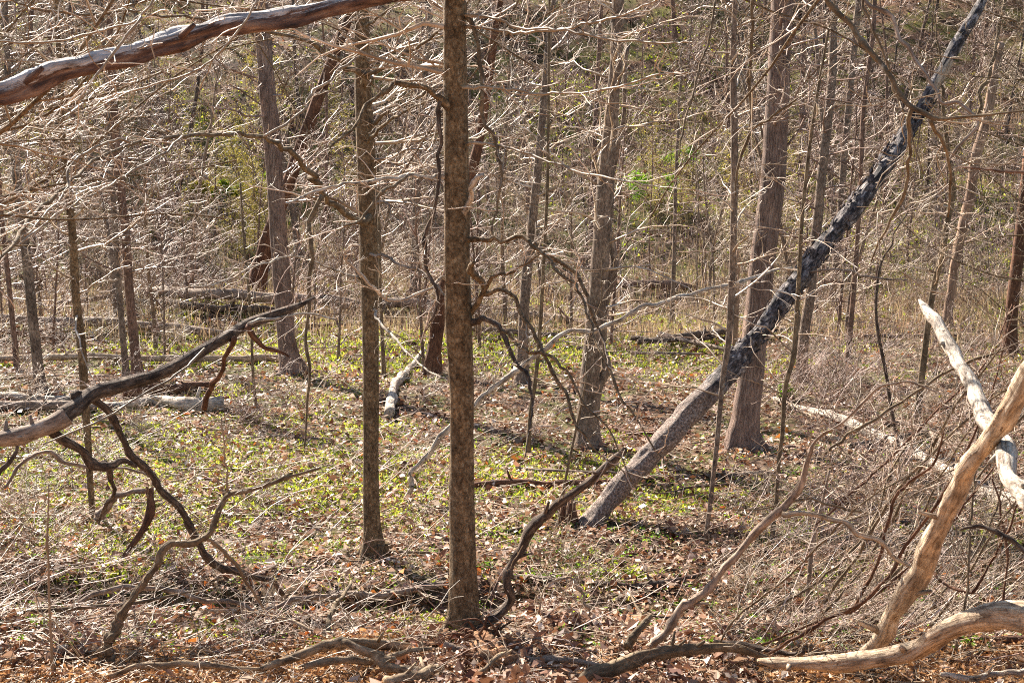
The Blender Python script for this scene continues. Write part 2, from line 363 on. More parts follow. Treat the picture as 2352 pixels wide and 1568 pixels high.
def tree(name, label, mt, pts, H=13, Dback=0.0, cr=None, tw='twig', limbs=(), group=None, rough=.10, K=16, flare=1.5, cat='tree', root=True):
    """pts listed from the top down; last point is on the ground"""
    D = GD(pts[-1][0], pts[-1][1]); n = len(pts)
    tot = pts[-1][1] - pts[0][1]
    P3 = [(a[0], a[1], a[2], D + Dback * (pts[-1][1] - a[1]) / tot) for a in pts]
    poly, rad = trace(P3, sub=6)
    top = poly[0]; d = poly[0] - poly[min(8, len(poly) - 1)]; d = d / d[2] if d[2] > .05 else d
    ext, er = [], []; h = H - top[2]
    if h > 1:
        for k in range(8, 0, -1):
            ext.append(top + np.array([d[0] * h * k / 8 * .8, d[1] * h * k / 8 * .8, h * k / 8]) + np.array([random.gauss(0, .05), random.gauss(0, .05), 0]))
            er.append(rad[0] * (1 - k / 8 * .85))
        poly = np.vstack([ext, poly]); rad = np.concatenate([er, rad])
    poly = poly[::-1]; rad = rad[::-1]
    hh = poly[:, 2] - poly[0, 2]; rad = rad * (1 + (flare - 1) * np.exp(-hh / (rad[4] * 1.6)))
    base = poly[0].copy(); pb = np.vstack([[base + np.array([0, 0, -.25])], poly]); rb = np.concatenate([[rad[0] * 1.25], rad])
    root_o = thing(name, label, cat, tuple(base), group)
    pp, rr = cap(pb, rb, False, True)
    part('trunk', tubes('trunk', [(pp, rr)], K, M[mt], base, rough, hash(label) % 999 if False else len(label) * 7 + int(abs(pts[0][0]))), root_o)
    rn = random.Random(int(pts[-1][0]) * 3 + 1)
    if root and rad[1] > .07:                                   # surface roots
        rl = []
        for k in range(5):
            a = k / 5 * 6.28 + rn.uniform(-.4, .4); L = rad[1] * rn.uniform(2, 4)
            q0 = base + np.array([0, 0, rad[1] * .9]); ps = [q0 + np.array([math.cos(a), math.sin(a), 0]) * rad[1] * .5]
            for s in (.35, .7, 1.0):
                x = base[0] + math.cos(a + s * .3) * L * s; y = base[1] + math.sin(a + s * .3) * L * s
                ps.append(np.array([x, y, hz(x, y) + rad[1] * .25 * (1 - s) - .02]))
            rl.append(smooth_poly(ps, [rad[1] * .42, rad[1] * .26, rad[1] * .14, rad[1] * .05], 3))
        part('root', tubes('root', rl, 7, M[mt], base, .1), root_o)
    for lb in limbs:
        pl, rl = lb[:2]
        bo = part('branch', tubes('branch', [cap(pl, rl)], 8, M[lb[2] if len(lb) > 2 else mt], base, .06, len(pl)), root_o)
        if len(lb) > 3 and lb[3]: add_twigs(spray(lb[0], lb[1], TW_SPR, rn, *lb[3]), tw, base, bo)
    tl = []
    if cr:
        nb, z0, z1, L, S = cr
        out = [[] for _ in S]
        for k in range(nb):
            z = z0 + (z1 - z0) * (k + rn.random()) / nb; z = min(z, poly[-1][2] - .2) if z > poly[-1][2] else z
            i = int(np.argmin(np.abs(poly[:, 2] - (base[2] + z)))); a = rn.uniform(0, 6.28)
            dd = vn((math.cos(a), math.sin(a), rn.uniform(-.05, .55)))
            grow(out, tuple(poly[i]), dd, L * rn.uniform(.5, 1.25) * (1.1 - .5 * z / z1), min(rad[i] * .45, .008 + .008 * L), 0, S, rn)
        tl += polys_of([x for l in out for x in l])
    if tl: part('crown', tubes('crown', tl, 3, M[tw], base, co_=False), root_o)
    return root_o

D1_ = GD(1065, 1462); D2_ = GD(858, 1285)
def lim(pts, D0, D1, mt='beech', sp=None): return (*kink(*trace(pts, D0, D1, jit=.02), len(pts) * 11 + int(abs(pts[-1][0])), .8), mt, sp)
SP = (4.5, .42, .005)
# T1, the nearest trunk, with its traced limbs
l1 = [
 lim([(1045, 250, 20), (1015, 232, 20), (1000, 216, 11), (943, 196, 12), (895, 202, 11), (852, 233, 9), (800, 300, 7), (755, 340, 5)], D1_, 10.6, 'beech', SP),
 lim([(1030, 245, 16), (1007, 236, 12), (1008, 304, 10), (1010, 371, 9), (1003, 456, 8), (980, 529, 8), (973, 560, 9), (980, 620, 9), (996, 650, 8), (1010, 690, 6), (985, 740, 4)], D1_ - .1, 11.3, 'charred', SP),
 lim([(1050, 10, 22), (1068, 34, 14), (1088, 68, 9), (1101, 135, 8), (1108, 219, 8), (1118, 287, 8), (1142, 337, 8), (1152, 405, 7), (1142, 472, 5), (1128, 540, 3)], D1_, 11, 'olive', SP),
 lim([(1060, 500, 16), (1078, 470, 13), (1082, 430, 12), (1098, 412, 13), (1110, 404, 9)], D1_, 11.2, 'pale', None),
 lim([(1055, 562, 16), (1078, 552, 13), (1138, 549, 10), (1216, 553, 10), (1273, 590, 10), (1324, 634, 9), (1354, 702, 8), (1381, 776, 7), (1395, 840, 6), (1425, 907, 6), (1459, 958, 5), (1510, 1042, 4), (1560, 1110, 3)], D1_, 9.8, 'beech', SP),
 lim([(1216, 553, 8), (1256, 590, 8), (1280, 624, 8), (1321, 654, 7), (1350, 720, 6), (1370, 790, 5), (1400, 850, 4)], 10.9, 9.6, 'beech', SP),
 lim([(1070, 735, 16), (1094, 708, 14), (1113, 675, 14), (1098, 647, 14), (1080, 618, 15), (1085, 600, 9)], D1_, 11.2, 'beech', None),
 lim([(1113, 678, 12), (1148, 668, 9), (1182, 688, 9), (1206, 735, 9), (1233, 782, 9), (1256, 823, 8), (1290, 890, 8), (1312, 945, 7), (1331, 985, 6), (1380, 1040, 4), (1440, 1090, 3)], 11.3, 9.9, 'beech', SP),
 lim([(1113, 672, 9), (1128, 634, 8), (1150, 625, 7), (1169, 627, 6), (1215, 600, 4), (1250, 575, 3)], 11.3, 10.8, 'beech', SP),
 lim([(1062, 742, 18), (1085, 736, 14), (1115, 735, 13), (1145, 755, 11), (1162, 789, 10), (1189, 840, 9), (1213, 867, 9), (1223, 924, 6), (1216, 990, 4), (1205, 1050, 3)], D1_, 10.4, 'charred', SP),
 lim([(1150, 762, 8), (1209, 806, 8), (1256, 816, 8), (1300, 850, 7), (1340, 920, 5), (1400, 990, 4), (1450, 1100, 3)], 11, 9.6, 'beech', SP),
 lim([(1035, 650, 12), (1017, 641, 8), (986, 661, 7), (936, 681, 7), (902, 691, 7), (868, 678, 7), (845, 644, 7), (811, 614, 7), (790, 585, 6), (801, 566, 5), (828, 563, 4)], D1_, 10.8, 'pale', SP),
 lim([(1030, 415, 12), (1000, 412, 10), (939, 402, 9), (900, 412, 9), (852, 418, 8), (784, 425, 8), (720, 440, 6), (660, 470, 4)], D1_, 10.2, 'pale', SP),
 lim([(935, 404, 8), (900, 430, 8), (868, 452, 8), (830, 500, 6), (790, 520, 4)], 11, 10.5, 'olive', SP),
 lim([(1040, 200, 8), (1120, 200, 6), (1200, 212, 6), (1290, 214, 5), (1400, 205, 5), (1500, 175, 4), (1580, 168, 3)], D1_, 9.5, 'twigbrown', SP),
 lim([(1060, 330, 8), (1120, 330, 6), (1190, 345, 6), (1260, 370, 5), (1340, 398, 5), (1420, 412, 4), (1520, 430, 3), (1600, 436, 2)], D1_, 9.4, 'twigbrown', SP),
 lim([(1060, 60, 8), (1150, 72, 6), (1230, 72, 6), (1300, 66, 5), (1400, 45, 5), (1480, 15, 4), (1540, -20, 3)], D1_, 10, 'twigbrown', SP),
 lim([(1055, 35, 9), (1120, 40, 7), (1190, 62, 6), (1300, 70, 6), (1400, 93, 5), (1500, 98, 5), (1590, 96, 4)], D1_, 9.8, 'twigbrown', SP),
]
tree('beech_tree', 'nearest smooth brown trunk standing on the bank edge in the centre of the photo', 'beech',
     [(1044, -20, 50), (1045, 150, 53), (1047, 300, 56), (1050, 450, 58), (1050, 600, 60), (1054, 740, 62), (1060, 900, 56), (1061, 1050, 56), (1062, 1250, 60), (1065, 1400, 64), (1066, 1462, 70)],
     11, 0, (26, 4.6, 8, 2.2, TW_NEAR), 'twig', l1, K=28, rough=.10, flare=1.5)
l2 = [
 lim([(845, 190, 16), (852, 169, 10), (919, 128, 8), (973, 98, 7), (1017, 61, 5), (1060, 20, 4), (1100, -20, 3)], D2_, 14, 'olive', SP),
 lim([(842, 190, 18), (815, 165, 13), (776, 138, 11), (692, 91, 8), (574, 68, 7), (506, 54, 6), (422, 40, 6), (338, 34, 6), (290, 24, 5), (203, 34, 5), (101, 24, 5), (27, 0, 4), (-40, -30, 3)], D2_, 9.5, 'olive', SP),
 lim([(845, 520, 18), (790, 490, 15), (742, 449, 12), (726, 415, 14), (668, 354, 13), (607, 314, 9), (506, 310, 8), (405, 314, 8), (304, 331, 8), (229, 364, 8), (152, 429, 8), (90, 480, 9), (51, 529, 10), (0, 590, 8), (-40, 640, 6)], D2_, 9.5, 'olive', SP),
 lim([(742, 449, 11), (716, 500, 10), (712, 530, 11), (716, 580, 9), (709, 654, 9), (705, 789, 8), (708, 860, 7), (704, 958, 5), (700, 1030, 3)], 16, 15.5, 'olive', SP),
 lim([(297, 327, 5), (263, 324, 6), (186, 354, 6), (155, 388, 6), (148, 440, 6), (100, 500, 5), (60, 540, 4)], 11.5, 10.2, 'twigbrown', SP),
 lim([(418, 314, 6), (371, 358, 6), (287, 402, 5), (236, 435, 5), (150, 480, 4), (50, 560, 4)], 12.5, 10, 'twigbrown', SP),
 lim([(607, 314, 6), (645, 290, 6), (695, 256, 6), (715, 219, 6), (784, 159, 6), (830, 130, 5)], 14, 15, 'twigbrown', SP),
 lim([(835, 590, 10), (860, 588, 8), (882, 588, 8), (919, 607, 6), (980, 634, 6), (1040, 700, 4)], D2_, 16, 'dead', SP),
 lim([(850, 700, 8), (862, 722, 6), (885, 755, 6), (930, 800, 5), (985, 850, 4), (1030, 870, 3)], D2_, 15, 'pale', SP),
 lim([(845, 285, 12), (900, 255, 8), (980, 215, 6), (1015, 200, 5)], D2_, 16, 'olive', SP),
 lim([(840, 330, 10), (880, 290, 7), (940, 250, 5), (1000, 225, 4)], D2_, 15, 'olive', SP),
 lim([(826, 640, 8), (780, 625, 5), (720, 600, 4), (660, 590, 4), (590, 610, 4), (500, 650, 4), (440, 660, 3)], D2_, 13, 'pale', SP),
 lim([(832, 60, 8), (870, 40, 6), (910, 10, 5), (980, -20, 5)], D2_, 15, 'olive', SP),
]
tree('beech_tree', 'slender brown trunk with a dark shadow at its flared foot, second from the centre', 'beech',
     [(829, -20, 32), (832, 150, 36), (838, 300, 42), (845, 500, 44), (848, 650, 40), (852, 850, 38), (852, 1050, 36), (853, 1180, 38), (857, 1250, 44), (860, 1285, 56)],
     12, 0, (30, 4.2, 10, 2.4, TW_NEAR), 'twig', l2, K=24, rough=.08, flare=1.45)
# T3..: middle distance
CR = lambda n, z0, z1, L: (n, z0, z1, L, TW_MID)
D3_ = GD(1350, 1025)
tree('beech_tree', 'grey brown twin stemmed trunk between the nearest trunk and the foot of the leaning trunk', 'grey',
     [(1420, -20, 26), (1414, 150, 28), (1398, 330, 34), (1385, 480, 38), (1375, 650, 42), (1362, 800, 44), (1352, 920, 44), (1350, 1025, 50)], 13, 0, CR(34, 2.2, 10, 2.4), 'twig',
     [lim([(1368, 960, 26), (1385, 850, 22), (1392, 700, 20), (1398, 560, 18), (1408, 420, 14), (1430, 250, 10), (1440, 100, 8)], D3_, D3_ + .6, 'grey')], rough=.12, K=20)
tree('oak_tree', 'thickest upright trunk with furrowed pinkish bark behind the leaning trunk', 'furrow',
     [(1797, -20, 46), (1790, 150, 50), (1782, 300, 54), (1772, 450, 56), (1757, 550, 56), (1742, 688, 58), (1726, 850, 58), (1712, 960, 60), (1704, 1032, 64)], 16, 0, CR(26, 5, 12, 2.8), 'twigpink', K=28, rough=.08)
tree('oak_tree', 'stout furrowed trunk on the left with a hooked root at its foot', 'furrow',
     [(596, -20, 34), (605, 100, 36), (615, 220, 37), (625, 320, 38), (637, 500, 39), (648, 650, 40), (658, 770, 41), (670, 858, 46)], 16, 0, CR(30, 4, 12, 2.8), 'twigpink', K=24)
tree('young_tree', 'thin dark crooked trunk on the left crossing in front of the fallen limb', 'beech',
     [(128, -20, 10), (140, 220, 14), (146, 350, 14), (158, 450, 17), (168, 560, 19), (174, 680, 19), (188, 800, 21), (194, 900, 20), (201, 1000, 17), (207, 1100, 15), (212, 1190, 14)], 9, 0, CR(22, 2.4, 8, 1.7), 'twig', K=12)
tree('young_tree', 'smooth grey brown trunk near the left edge leaning slightly left', 'grey',
     [(10, -20, 12), (20, 200, 15), (38, 400, 20), (52, 520, 22), (66, 640, 23), (80, 780, 24), (94, 900, 27)], 12, 0, CR(24, 2.5, 9, 2.2), 'twigpink', K=14)
tree('young_tree', 'thinner left stem of the close pair on the left', 'grey',
     [(232, -20, 8), (244, 200, 10), (256, 400, 13), (266, 550, 14), (276, 700, 14), (290, 868, 16)], 11, 0, CR(22, 2.5, 9, 2.0), 'twigpink', K=12)
tree('young_tree', 'thicker right stem of the close pair on the left', 'pink',
     [(250, -20, 12), (258, 200, 18), (272, 400, 19), (287, 520, 20), (298, 680, 21), (310, 800, 22), (317, 866, 26)], 12, 0, CR(24, 2.5, 10, 2.2), 'twigpink', K=14)
tree('young_tree', 'small thin stem at the far left edge', 'pink',
     [(-10, 300, 8), (4, 500, 10), (17, 620, 11), (27, 722, 12), (40, 852, 14)], 8, 0, CR(18, 1.5, 7, 1.6), 'twigpink', K=10)
tree('leaning_tree', 'dark reddish trunk leaning behind the stout left trunk', 'redbark',
     [(812, 10, 20), (770, 120, 23), (735, 215, 26), (690, 340, 29), (652, 450, 31), (612, 560, 34), (582, 690, 40)], 12, 0, CR(12, 4, 12, 2), 'twigpink', K=14, rough=.15)
tree('leaning_tree', 'dark red brown leaning trunk with torn bark just right of the nearest trunk', 'redbark',
     [(1152, -20, 15), (1138, 70, 17), (1125, 150, 20), (1113, 240, 21), (1100, 330, 22), (1075, 430, 23), (1048, 560, 25), (1012, 700, 28), (992, 862, 34)], 12, 0, CR(16, 3, 10, 2), 'twigpink', K=14, rough=.2)
tree('young_tree', 'pale trunk with a sunlit white edge midway between nearest trunk and twin stemmed tree', 'grey',
     [(1276, -20, 10), (1262, 80, 15), (1250, 220, 17), (1240, 330, 18), (1229, 450, 20), (1219, 540, 22), (1208, 650, 24), (1202, 760, 24), (1199, 880, 30)], 13, 0, CR(28, 2.5, 10, 2.4), 'twig', K=14)
tree('sapling', 'very thin straight sapling just right of the pale trunk', 'olive',
     [(1262, -20, 5), (1260, 200, 6), (1258, 400, 7), (1251, 560, 8), (1240, 755, 9), (1231, 860, 10), (1219, 945, 10), (1212, 1045, 11)], 9, 0, CR(14, 1.5, 8, 1.3), 'twig', K=8)
tree('sapling', 'straight grey sapling crossing the leaning trunk near its middle', 'grey',
     [(1690, -20, 12), (1684, 150, 15), (1687, 330, 17), (1685, 519, 16), (1679, 688, 16), (1673, 789, 15), (1660, 870, 13), (1649, 992, 12), (1642, 1060, 11), (1629, 1174, 11), (1617, 1248, 10)], 9, 0, CR(24, 2.0, 8, 1.5), 'twig', K=10)
tree('sapling', 'slim brown sapling to the right of the thickest trunk', 'olive',
     [(1905, 60, 6), (1880, 200, 7), (1858, 350, 8), (1842, 506, 9), (1836, 620, 10), (1828, 755, 12), (1822, 820, 14), (1804, 890, 11), (1797, 992, 10), (1789, 1060, 10), (1784, 1140, 10), (1774, 1238, 10)], 8, 0, CR(22, 1.8, 7, 1.5), 'twig', K=10)
tree('young_tree', 'grey trunk with a sunlit left side beyond the middle of the leaning trunk', 'grey',
     [(1920, -20, 13), (1915, 60, 17), (1911, 169, 20), (1902, 270, 21), (1892, 360, 21), (1878, 506, 23), (1867, 600, 24), (1860, 680, 24), (1848, 765, 24), (1838, 882, 28)], 13, 0, CR(30, 2.6, 10, 2.2), 'twigpink', K=14)
tree('young_tree', 'distant pale grey trunk rising above the leaning trunk', 'grey',
     [(1975, -20, 14), (1966, 67, 16), (1950, 236, 15), (1938, 371, 16), (1930, 500, 18), (1920, 610, 19), (1912, 702, 22)], 13, 0, CR(24, 3, 11, 2.4), 'twigpink', K=12)
tree('young_tree', 'thin distant trunk immediately left of the upper leaning trunk', 'pink',
     [(2010, -20, 9), (2005, 80, 10), (1985, 236, 11), (1978, 371, 11), (1969, 553, 11), (1958, 700, 12), (1946, 832, 14)], 12, 0, CR(22, 2.5, 10, 2.0), 'twigpink', K=10)
tree('broken_tree', 'orange brown trunk with missing bark among curving stems on the right', 'orange',
     [(2300, 100, 14), (2283, 186, 20), (2263, 287, 22), (2243, 354, 24), (2230, 440, 22), (2212, 520, 22), (2196, 600, 22), (2184, 670, 20), (2172, 752, 24)], 9, 0, CR(18, 2.5, 9, 2.2), 'twigpink', K=14, rough=.2)
D22 = GD(2103, 982)
tree('young_tree', 'crooked grey brown stem with a forked top right of the leaning trunk', 'olive',
     [(2165, 236, 8), (2172, 300, 9), (2180, 365, 10), (2190, 438, 12), (2176, 510, 14), (2162, 590, 15), (2142, 671, 15), (2128, 772, 15), (2118, 857, 16), (2103, 982, 18)], 8, 0, CR(20, 2.4, 8, 1.8), 'twig',
     [lim([(2180, 365, 10), (2209, 327, 9), (2243, 283, 9), (2250, 230, 9), (2277, 152, 9), (2296, 60, 8), (2312, -20, 7)], D22, D22 + .5, 'olive', SP)], K=10)
tree('old_tree', 'dark red brown trunk cut off by the right edge', 'redbark',
     [(2370, 300, 26), (2356, 430, 26), (2344, 540, 27), (2332, 640, 28), (2324, 720, 28), (2318, 812, 34)], 13, 0, CR(14, 3, 11, 2), 'twigpink', K=14)
tree('young_tree', 'far slim grey trunk in front of the green slope right of the twin stemmed tree', 'grey',
     [(1560, 250, 7), (1552, 420, 8), (1549, 560, 9), (1546, 660, 10), (1543, 742, 12)], 10, 0, CR(20, 2, 9, 2), 'twigpink', K=8)
tree('young_tree', 'far grey trunk between the two near brown trunks', 'grey',
     [(985, 60, 13), (975, 180, 14), (963, 330, 15), (957, 450, 17), (953, 570, 18), (950, 690, 20)], 13, 0, CR(22, 3, 11, 2.4), 'twigpink', K=12)
tree('sapling', 'small thin sapling left of the stout left trunk', 'olive',
     [(552, 420, 5), (560, 553, 5), (570, 654, 6), (577, 755, 6), (581, 857, 7), (589, 938, 7)], 5, 0, CR(16, .8, 5, 1.1), 'twig', K=7)
tree('sapling', 'thin sapling beside the second near trunk', 'olive',
     [(868, 380, 6), (870, 480, 7), (872, 560, 8), (873, 660, 8), (878, 770, 9), (882, 868, 12)], 7, 0, CR(16, 1.5, 6, 1.4), 'twig', K=7)
tree('sapling', 'curving dark stem rising through the brush in the right middle', 'charred',
     [(2050, 560, 4), (2022, 610, 6), (2012, 700, 7), (2018, 770, 8), (2034, 850, 8), (2046, 930, 8), (2060, 1000, 8), (2070, 1050, 9)], 5, 0, CR(14, .8, 5, 1.1), 'twigbrown', K=8)
tree('sapling', 'mottled upright stick stem in front of the diagonal branch on the right', 'dead',
     [(1905, 1080, 6), (1892, 1140, 7), (1878, 1195, 10), (1866, 1245, 12), (1859, 1320, 12), (1853, 1390, 12), (1850, 1455, 10)], 2.6, 0, CR(8, .5, 2.2, .7), 'twigbrown', K=8, root=False)
tree('sapling', 'thin upright stem in front of the twin stemmed tree', 'olive',
     [(1345, 880, 5), (1335, 930, 6), (1320, 1000, 6), (1305, 1070, 7), (1290, 1150, 7), (1283, 1200, 8)], 4.2, 0, CR(12, .8, 4, .9), 'twigbrown', K=7, root=False)
tree('sapling', 'knobbed thin stick stem at the lower left corner', 'twigbrown',
     [(112, 1110, 3), (110, 1200, 4), (108, 1255, 9), (111, 1280, 5), (113, 1380, 6), (118, 1480, 7), (122, 1562, 8)], 2.3, 0, None, K=7, root=False)

# leaning dark trunk (its own builder: two barks)
D5 = GD(1352, 1212)
A = [(1335, 1225, 56), (1375, 1180, 62), (1430, 1115, 64), (1500, 1035, 64), (1570, 955, 62), (1630, 893, 60), (1680, 845, 56)]
B_ = [(1668, 858, 60), (1700, 815, 62), (1760, 745, 62), (1812, 675, 58), (1862, 605, 55), (1920, 530, 50), (1965, 470, 48), (2010, 410, 46), (2060, 335, 44), (2100, 275, 42), (2135, 220, 38)]
C_ = [(2130, 228, 34), (2150, 195, 32), (2180, 145, 30)]
E_ = [(2176, 152, 36), (2205, 95, 34), (2240, 30, 29), (2275, -35, 25), (2330, -130, 22), (2420, -280, 14)]
def dd(L, a, b): return [(x, y, w_, a + (b - a) * (1225 - y) / 1245) for x, y, w_ in L]
base = P(1345, 1215, D5)
r5 = thing('leaning_tree', 'long dark trunk leaning diagonally across the right half up to the top corner', 'tree', tuple(base))
ALL = [(x, y, w_ * k) for L_, k in ((A, .86), (B_[1:], .74), (E_, .78)) for x, y, w_ in L_]
ALL = [q_ for q_ in ALL if q_[:2] != (2176, 152)]
p, r = trace(dd(ALL, D5, D5 + 4), sub=10); p0 = P(1310, 1262, D5); p, r = np.vstack([[p0], p]), np.concatenate([[r[0] * 1.15], r]); p, r = kink(p, r, 5, .10)
part('trunk', tubes('trunk', [cap(p, r)], 40, M['leaner'], base, .24, 3, off=0), r5)
p, r = trace(dd([(2120, 244, 34 * .75), (2150, 195, 33 * .75), (2182, 140, 30 * .78)], D5, D5 + 4), sub=8); r = r * np.linspace(.86, 1.04, len(r))
part('bare_wood', tubes('bare_wood', [(p - np.array([.02, .02, 0]), r)], 20, M['tan'], base, .12, 5), r5)
# loose bark plates along the dark trunk
pl, rl = trace(dd(B_, D5, D5 + 4), sub=10); fl = []; rn = random.Random(4)
V, Qd = [], []
for k in range(520):
    i = rn.randrange(0, len(pl) - 2); tdir = vn(tuple(pl[i + 1] - pl[i])); a = rn.uniform(0, 6.28)
    n1_ = vn(vx(tdir, (0, 0, 1))); n2_ = vx(n1_, tdir); rr_ = rl[i] * .76 * rn.uniform(.98, 1.10)
    o_ = [pl[i][c] + (n1_[c] * math.cos(a) + n2_[c] * math.sin(a)) * rr_ + tdir[c] * rn.uniform(0, .08) for c in range(3)]
    tg = [-n1_[c] * math.sin(a) + n2_[c] * math.cos(a) for c in range(3)]; nn = [n1_[c] * math.cos(a) + n2_[c] * math.sin(a) for c in range(3)]
    s1, s2 = rn.uniform(.015, .04), rn.uniform(.02, .06); lift = rn.uniform(-.005, .03); b0 = len(V)
    for (u_, v_, q_) in ((-1, -1, 0), (1, -1, 0), (1, 1, lift), (-1, 1, lift)):
        V.append([o_[c] + tg[c] * u_ * s1 + tdir[c] * v_ * s2 + nn[c] * q_ for c in range(3)])
    for (u_, v_, q_) in ((-1, -1, 0), (1, -1, 0), (1, 1, lift), (-1, 1, lift)):
        V.append([o_[c] + tg[c] * u_ * s1 * .8 + tdir[c] * v_ * s2 * .8 + nn[c] * (q_ - .014) for c in range(3)])
    Qd += [[b0, b0 + 1, b0 + 2, b0 + 3], [b0, b0 + 4, b0 + 5, b0 + 1], [b0 + 1, b0 + 5, b0 + 6, b0 + 2], [b0 + 2, b0 + 6, b0 + 7, b0 + 3], [b0 + 3, b0 + 7, b0 + 4, b0]]
V = np.array(V); V -= base
o = part('bark_plates', mesh('bark_plates', V, Qd, M['dark'], False, {'bark_co': ('FLOAT_VECTOR', V)}), r5); o['kind'] = 'stuff'
# broken stump beside its foot, with splinters
rn = random.Random(5)
sb = P(1305, 1212, D5 + .05); pl_ = []
rs = thing('tree_stump', 'short broken orange stump at the foot of the leaning trunk', 'stump', tuple(sb))
p, r = smooth_poly([sb + np.array([0, 0, -.2]), sb, sb + np.array([-.02, 0, .18]), sb + np.array([-.05, 0, .33])], [.17, .14, .12, .10], 4)
part('stump', tubes('stump', [cap(p, r, False)], 14, M['redbark'], sb, .3, 2), rs)
for k in range(16):
    a = rn.uniform(0, 6.28); q = sb + np.array([math.cos(a) * .10 - .03, math.sin(a) * .10, .22]); L = rn.uniform(.08, .32)
    pl_.append((np.array([q, q + [rn.gauss(0, .02), rn.gauss(0, .02), L * .6], q + [rn.gauss(0, .04), rn.gauss(0, .02), L]]), np.array([.022, .014, .002])))
part('splinters', tubes('splinters', pl_, 4, M['orange'], sb), rs)
s2 = P(1690, 782, GD(1690, 800)); r2 = thing('broken_snag', 'split orange snag standing directly behind the straight grey sapling', 'snag', tuple(s2))
Ds = GD(1690, 800); p, r = trace([(1688, 800, 13), (1690, 720, 13), (1692, 650, 12), (1694, 600, 10), (1695, 572, 4)], Ds, Ds, 5)
part('trunk', tubes('trunk', [cap(p, r)], 9, M['orange'], s2, .2), r2)

# ------------------------------------------------------------------ fallen wood
def ground_trace(pts, lift=.6, sub=5):
    """pts (px,py,w) lying on the ground"""
    W, Rr = [], []
    for x, y, w_ in pts:
        D = GD(x, y + w_ * .3); q = P(x, y, D); r_ = pr(w_, D); q[2] = hz(q[0], q[1]) + r_ * lift; W.append(q); Rr.append(r_)
    return smooth_poly(W, Rr, sub)
def fallen(name, label, mt, poly, rad, cat='branch', K=12, rough=.12, sp=None, tw='twigbrown', sides=(), group=None, S=None):
    poly, rad = kink(poly, rad, len(label) * 7 + int(abs(poly[0][0] * 50)), .6 if cat != 'log' and rad.max() < .045 else .26)
    base = poly[0]; root_o = thing(name, label, cat, tuple(base), group)
    part('trunk' if cat == 'log' else 'stem', tubes('stem', [cap(poly, rad)], K, M[mt], base, rough, len(label)), root_o)
    tl = []; rn = random.Random(len(label) * 13 + int(abs(base[0] * 100)))
    if rad.max() > .022 and len(poly) > 12:
        for k in range(rn.choice((2, 3, 4))):
            i = rn.randrange(4, len(poly) - 5); d_ = vn(tuple(poly[i + 1] - poly[i])); q_ = vn((rn.gauss(0, 1), rn.gauss(0, .4) - .4, rn.gauss(.5, .7)))
            e = np.array(vn((q_[0] + d_[0] * .7, q_[1] + d_[1] * .7, q_[2] + d_[2] * .7))); l_ = rad[i] * rn.uniform(1.6, 4.5); r_ = rad[i] * rn.uniform(.2, .42)
            part('stub', tubes('stub', [cap(poly[i] + e[None] * np.array([[0], [.6], [1.0]]) * l_, np.array([r_ * 1.5, r_, r_ * .75]))], 7, M[mt], base, .1), root_o)
    for s in sides:
        s = (*kink(s[0], s[1], len(label) + len(s[0]) * 3), *s[2:])
        sbo = part('side_branch', tubes('side_branch', [cap(s[0], s[1])], 9, M[s[2] if len(s) > 2 else mt], base, .1, len(s[0])), root_o)
        if sp: add_twigs(spray(s[0], s[1], S or TW_SPR, rn, *sp), tw, base, sbo)
    if sp: tl += spray(poly, rad, S or TW_SPR, rn, *sp)
    if tl: add_twigs(tl, tw, base, root_o)
    return root_o
T = trace
p, r = T([(x, y, w_ * .78) for x, y, w_ in [(-120, 250, 60), (-60, 225, 58), (0, 208, 58), (120, 178, 56), (236, 142, 55), (360, 108, 52), (472, 80, 52), (580, 52, 50), (675, 35, 52), (784, 12, 48), (900, -12, 44), (1050, -45, 40)]], 9.0, 11.5, 8)
fallen('fallen_tree', 'thick reddish log bleached along its top hanging across the upper left corner', 'halfbark', p, r, 'log', 36, .38, (1.2, .5, .006), 'twig')
p, r = T([(-60, 1015, 38), (0, 1004, 38), (60, 990, 40), (130, 965, 42), (150, 955, 44)], 12.6, 12.9, 6)
p2, r2_ = T([(140, 958, 44), (175, 935, 38), (210, 905, 36), (280, 885, 34), (350, 865, 31), (430, 825, 29), (500, 785, 27), (570, 745, 25), (640, 720, 22), (690, 700, 14), (725, 682, 4)], 12.9, 15.5, 6)
sides = [
 (*T([(160, 912, 26), (190, 905, 18), (240, 935, 16), (275, 985, 16), (300, 1035, 16), (350, 1085, 18), (375, 1130, 16), (420, 1190, 17), (450, 1245, 19), (490, 1295, 18), (560, 1322, 15), (620, 1335, 13), (648, 1362, 10)], 13.1, 15.3), 'charred'),
 (*T([(110, 980, 26), (150, 1010, 24), (180, 1030, 22), (215, 1066, 22), (250, 1062, 18), (280, 1050, 15), (315, 1068, 8)], 12.9, 13.6), 'charred'),
 (*T([(565, 750, 18), (600, 790, 11), (640, 808, 9), (660, 822, 5)], 14.7, 15), 'redbark'),
 (*T([(540, 775, 12), (520, 820, 11), (505, 860, 12), (485, 900, 14), (472, 935, 15)], 14.5, 16), 'redbark'),
 (*T([(570, 745, 8), (640, 728, 7), (710, 720, 6), (770, 735, 4)], 14.7, 15.8), 'pale'),
 (*T([(240, 1060, 16), (255, 1090, 14), (262, 1130, 10), (240, 1170, 8), (228, 1200, 5)], 13.5, 14.5), 'charred'),
 (*T([(470, 800, 6), (420, 850, 6), (340, 900, 5), (240, 960, 5), (100, 1020, 4)], 14, 12), 'twigbrown')]
fl_ = fallen('fallen_limb', 'long dark furrowed limb slanting up from the left edge towards the stout left trunk', 'dead', p, r, 'branch', 20, .12, None, sides=sides)
part('bark', tubes('bark', [cap(p2, r2_)], 20, M['charred'], p[0], .2, 4), fl_)
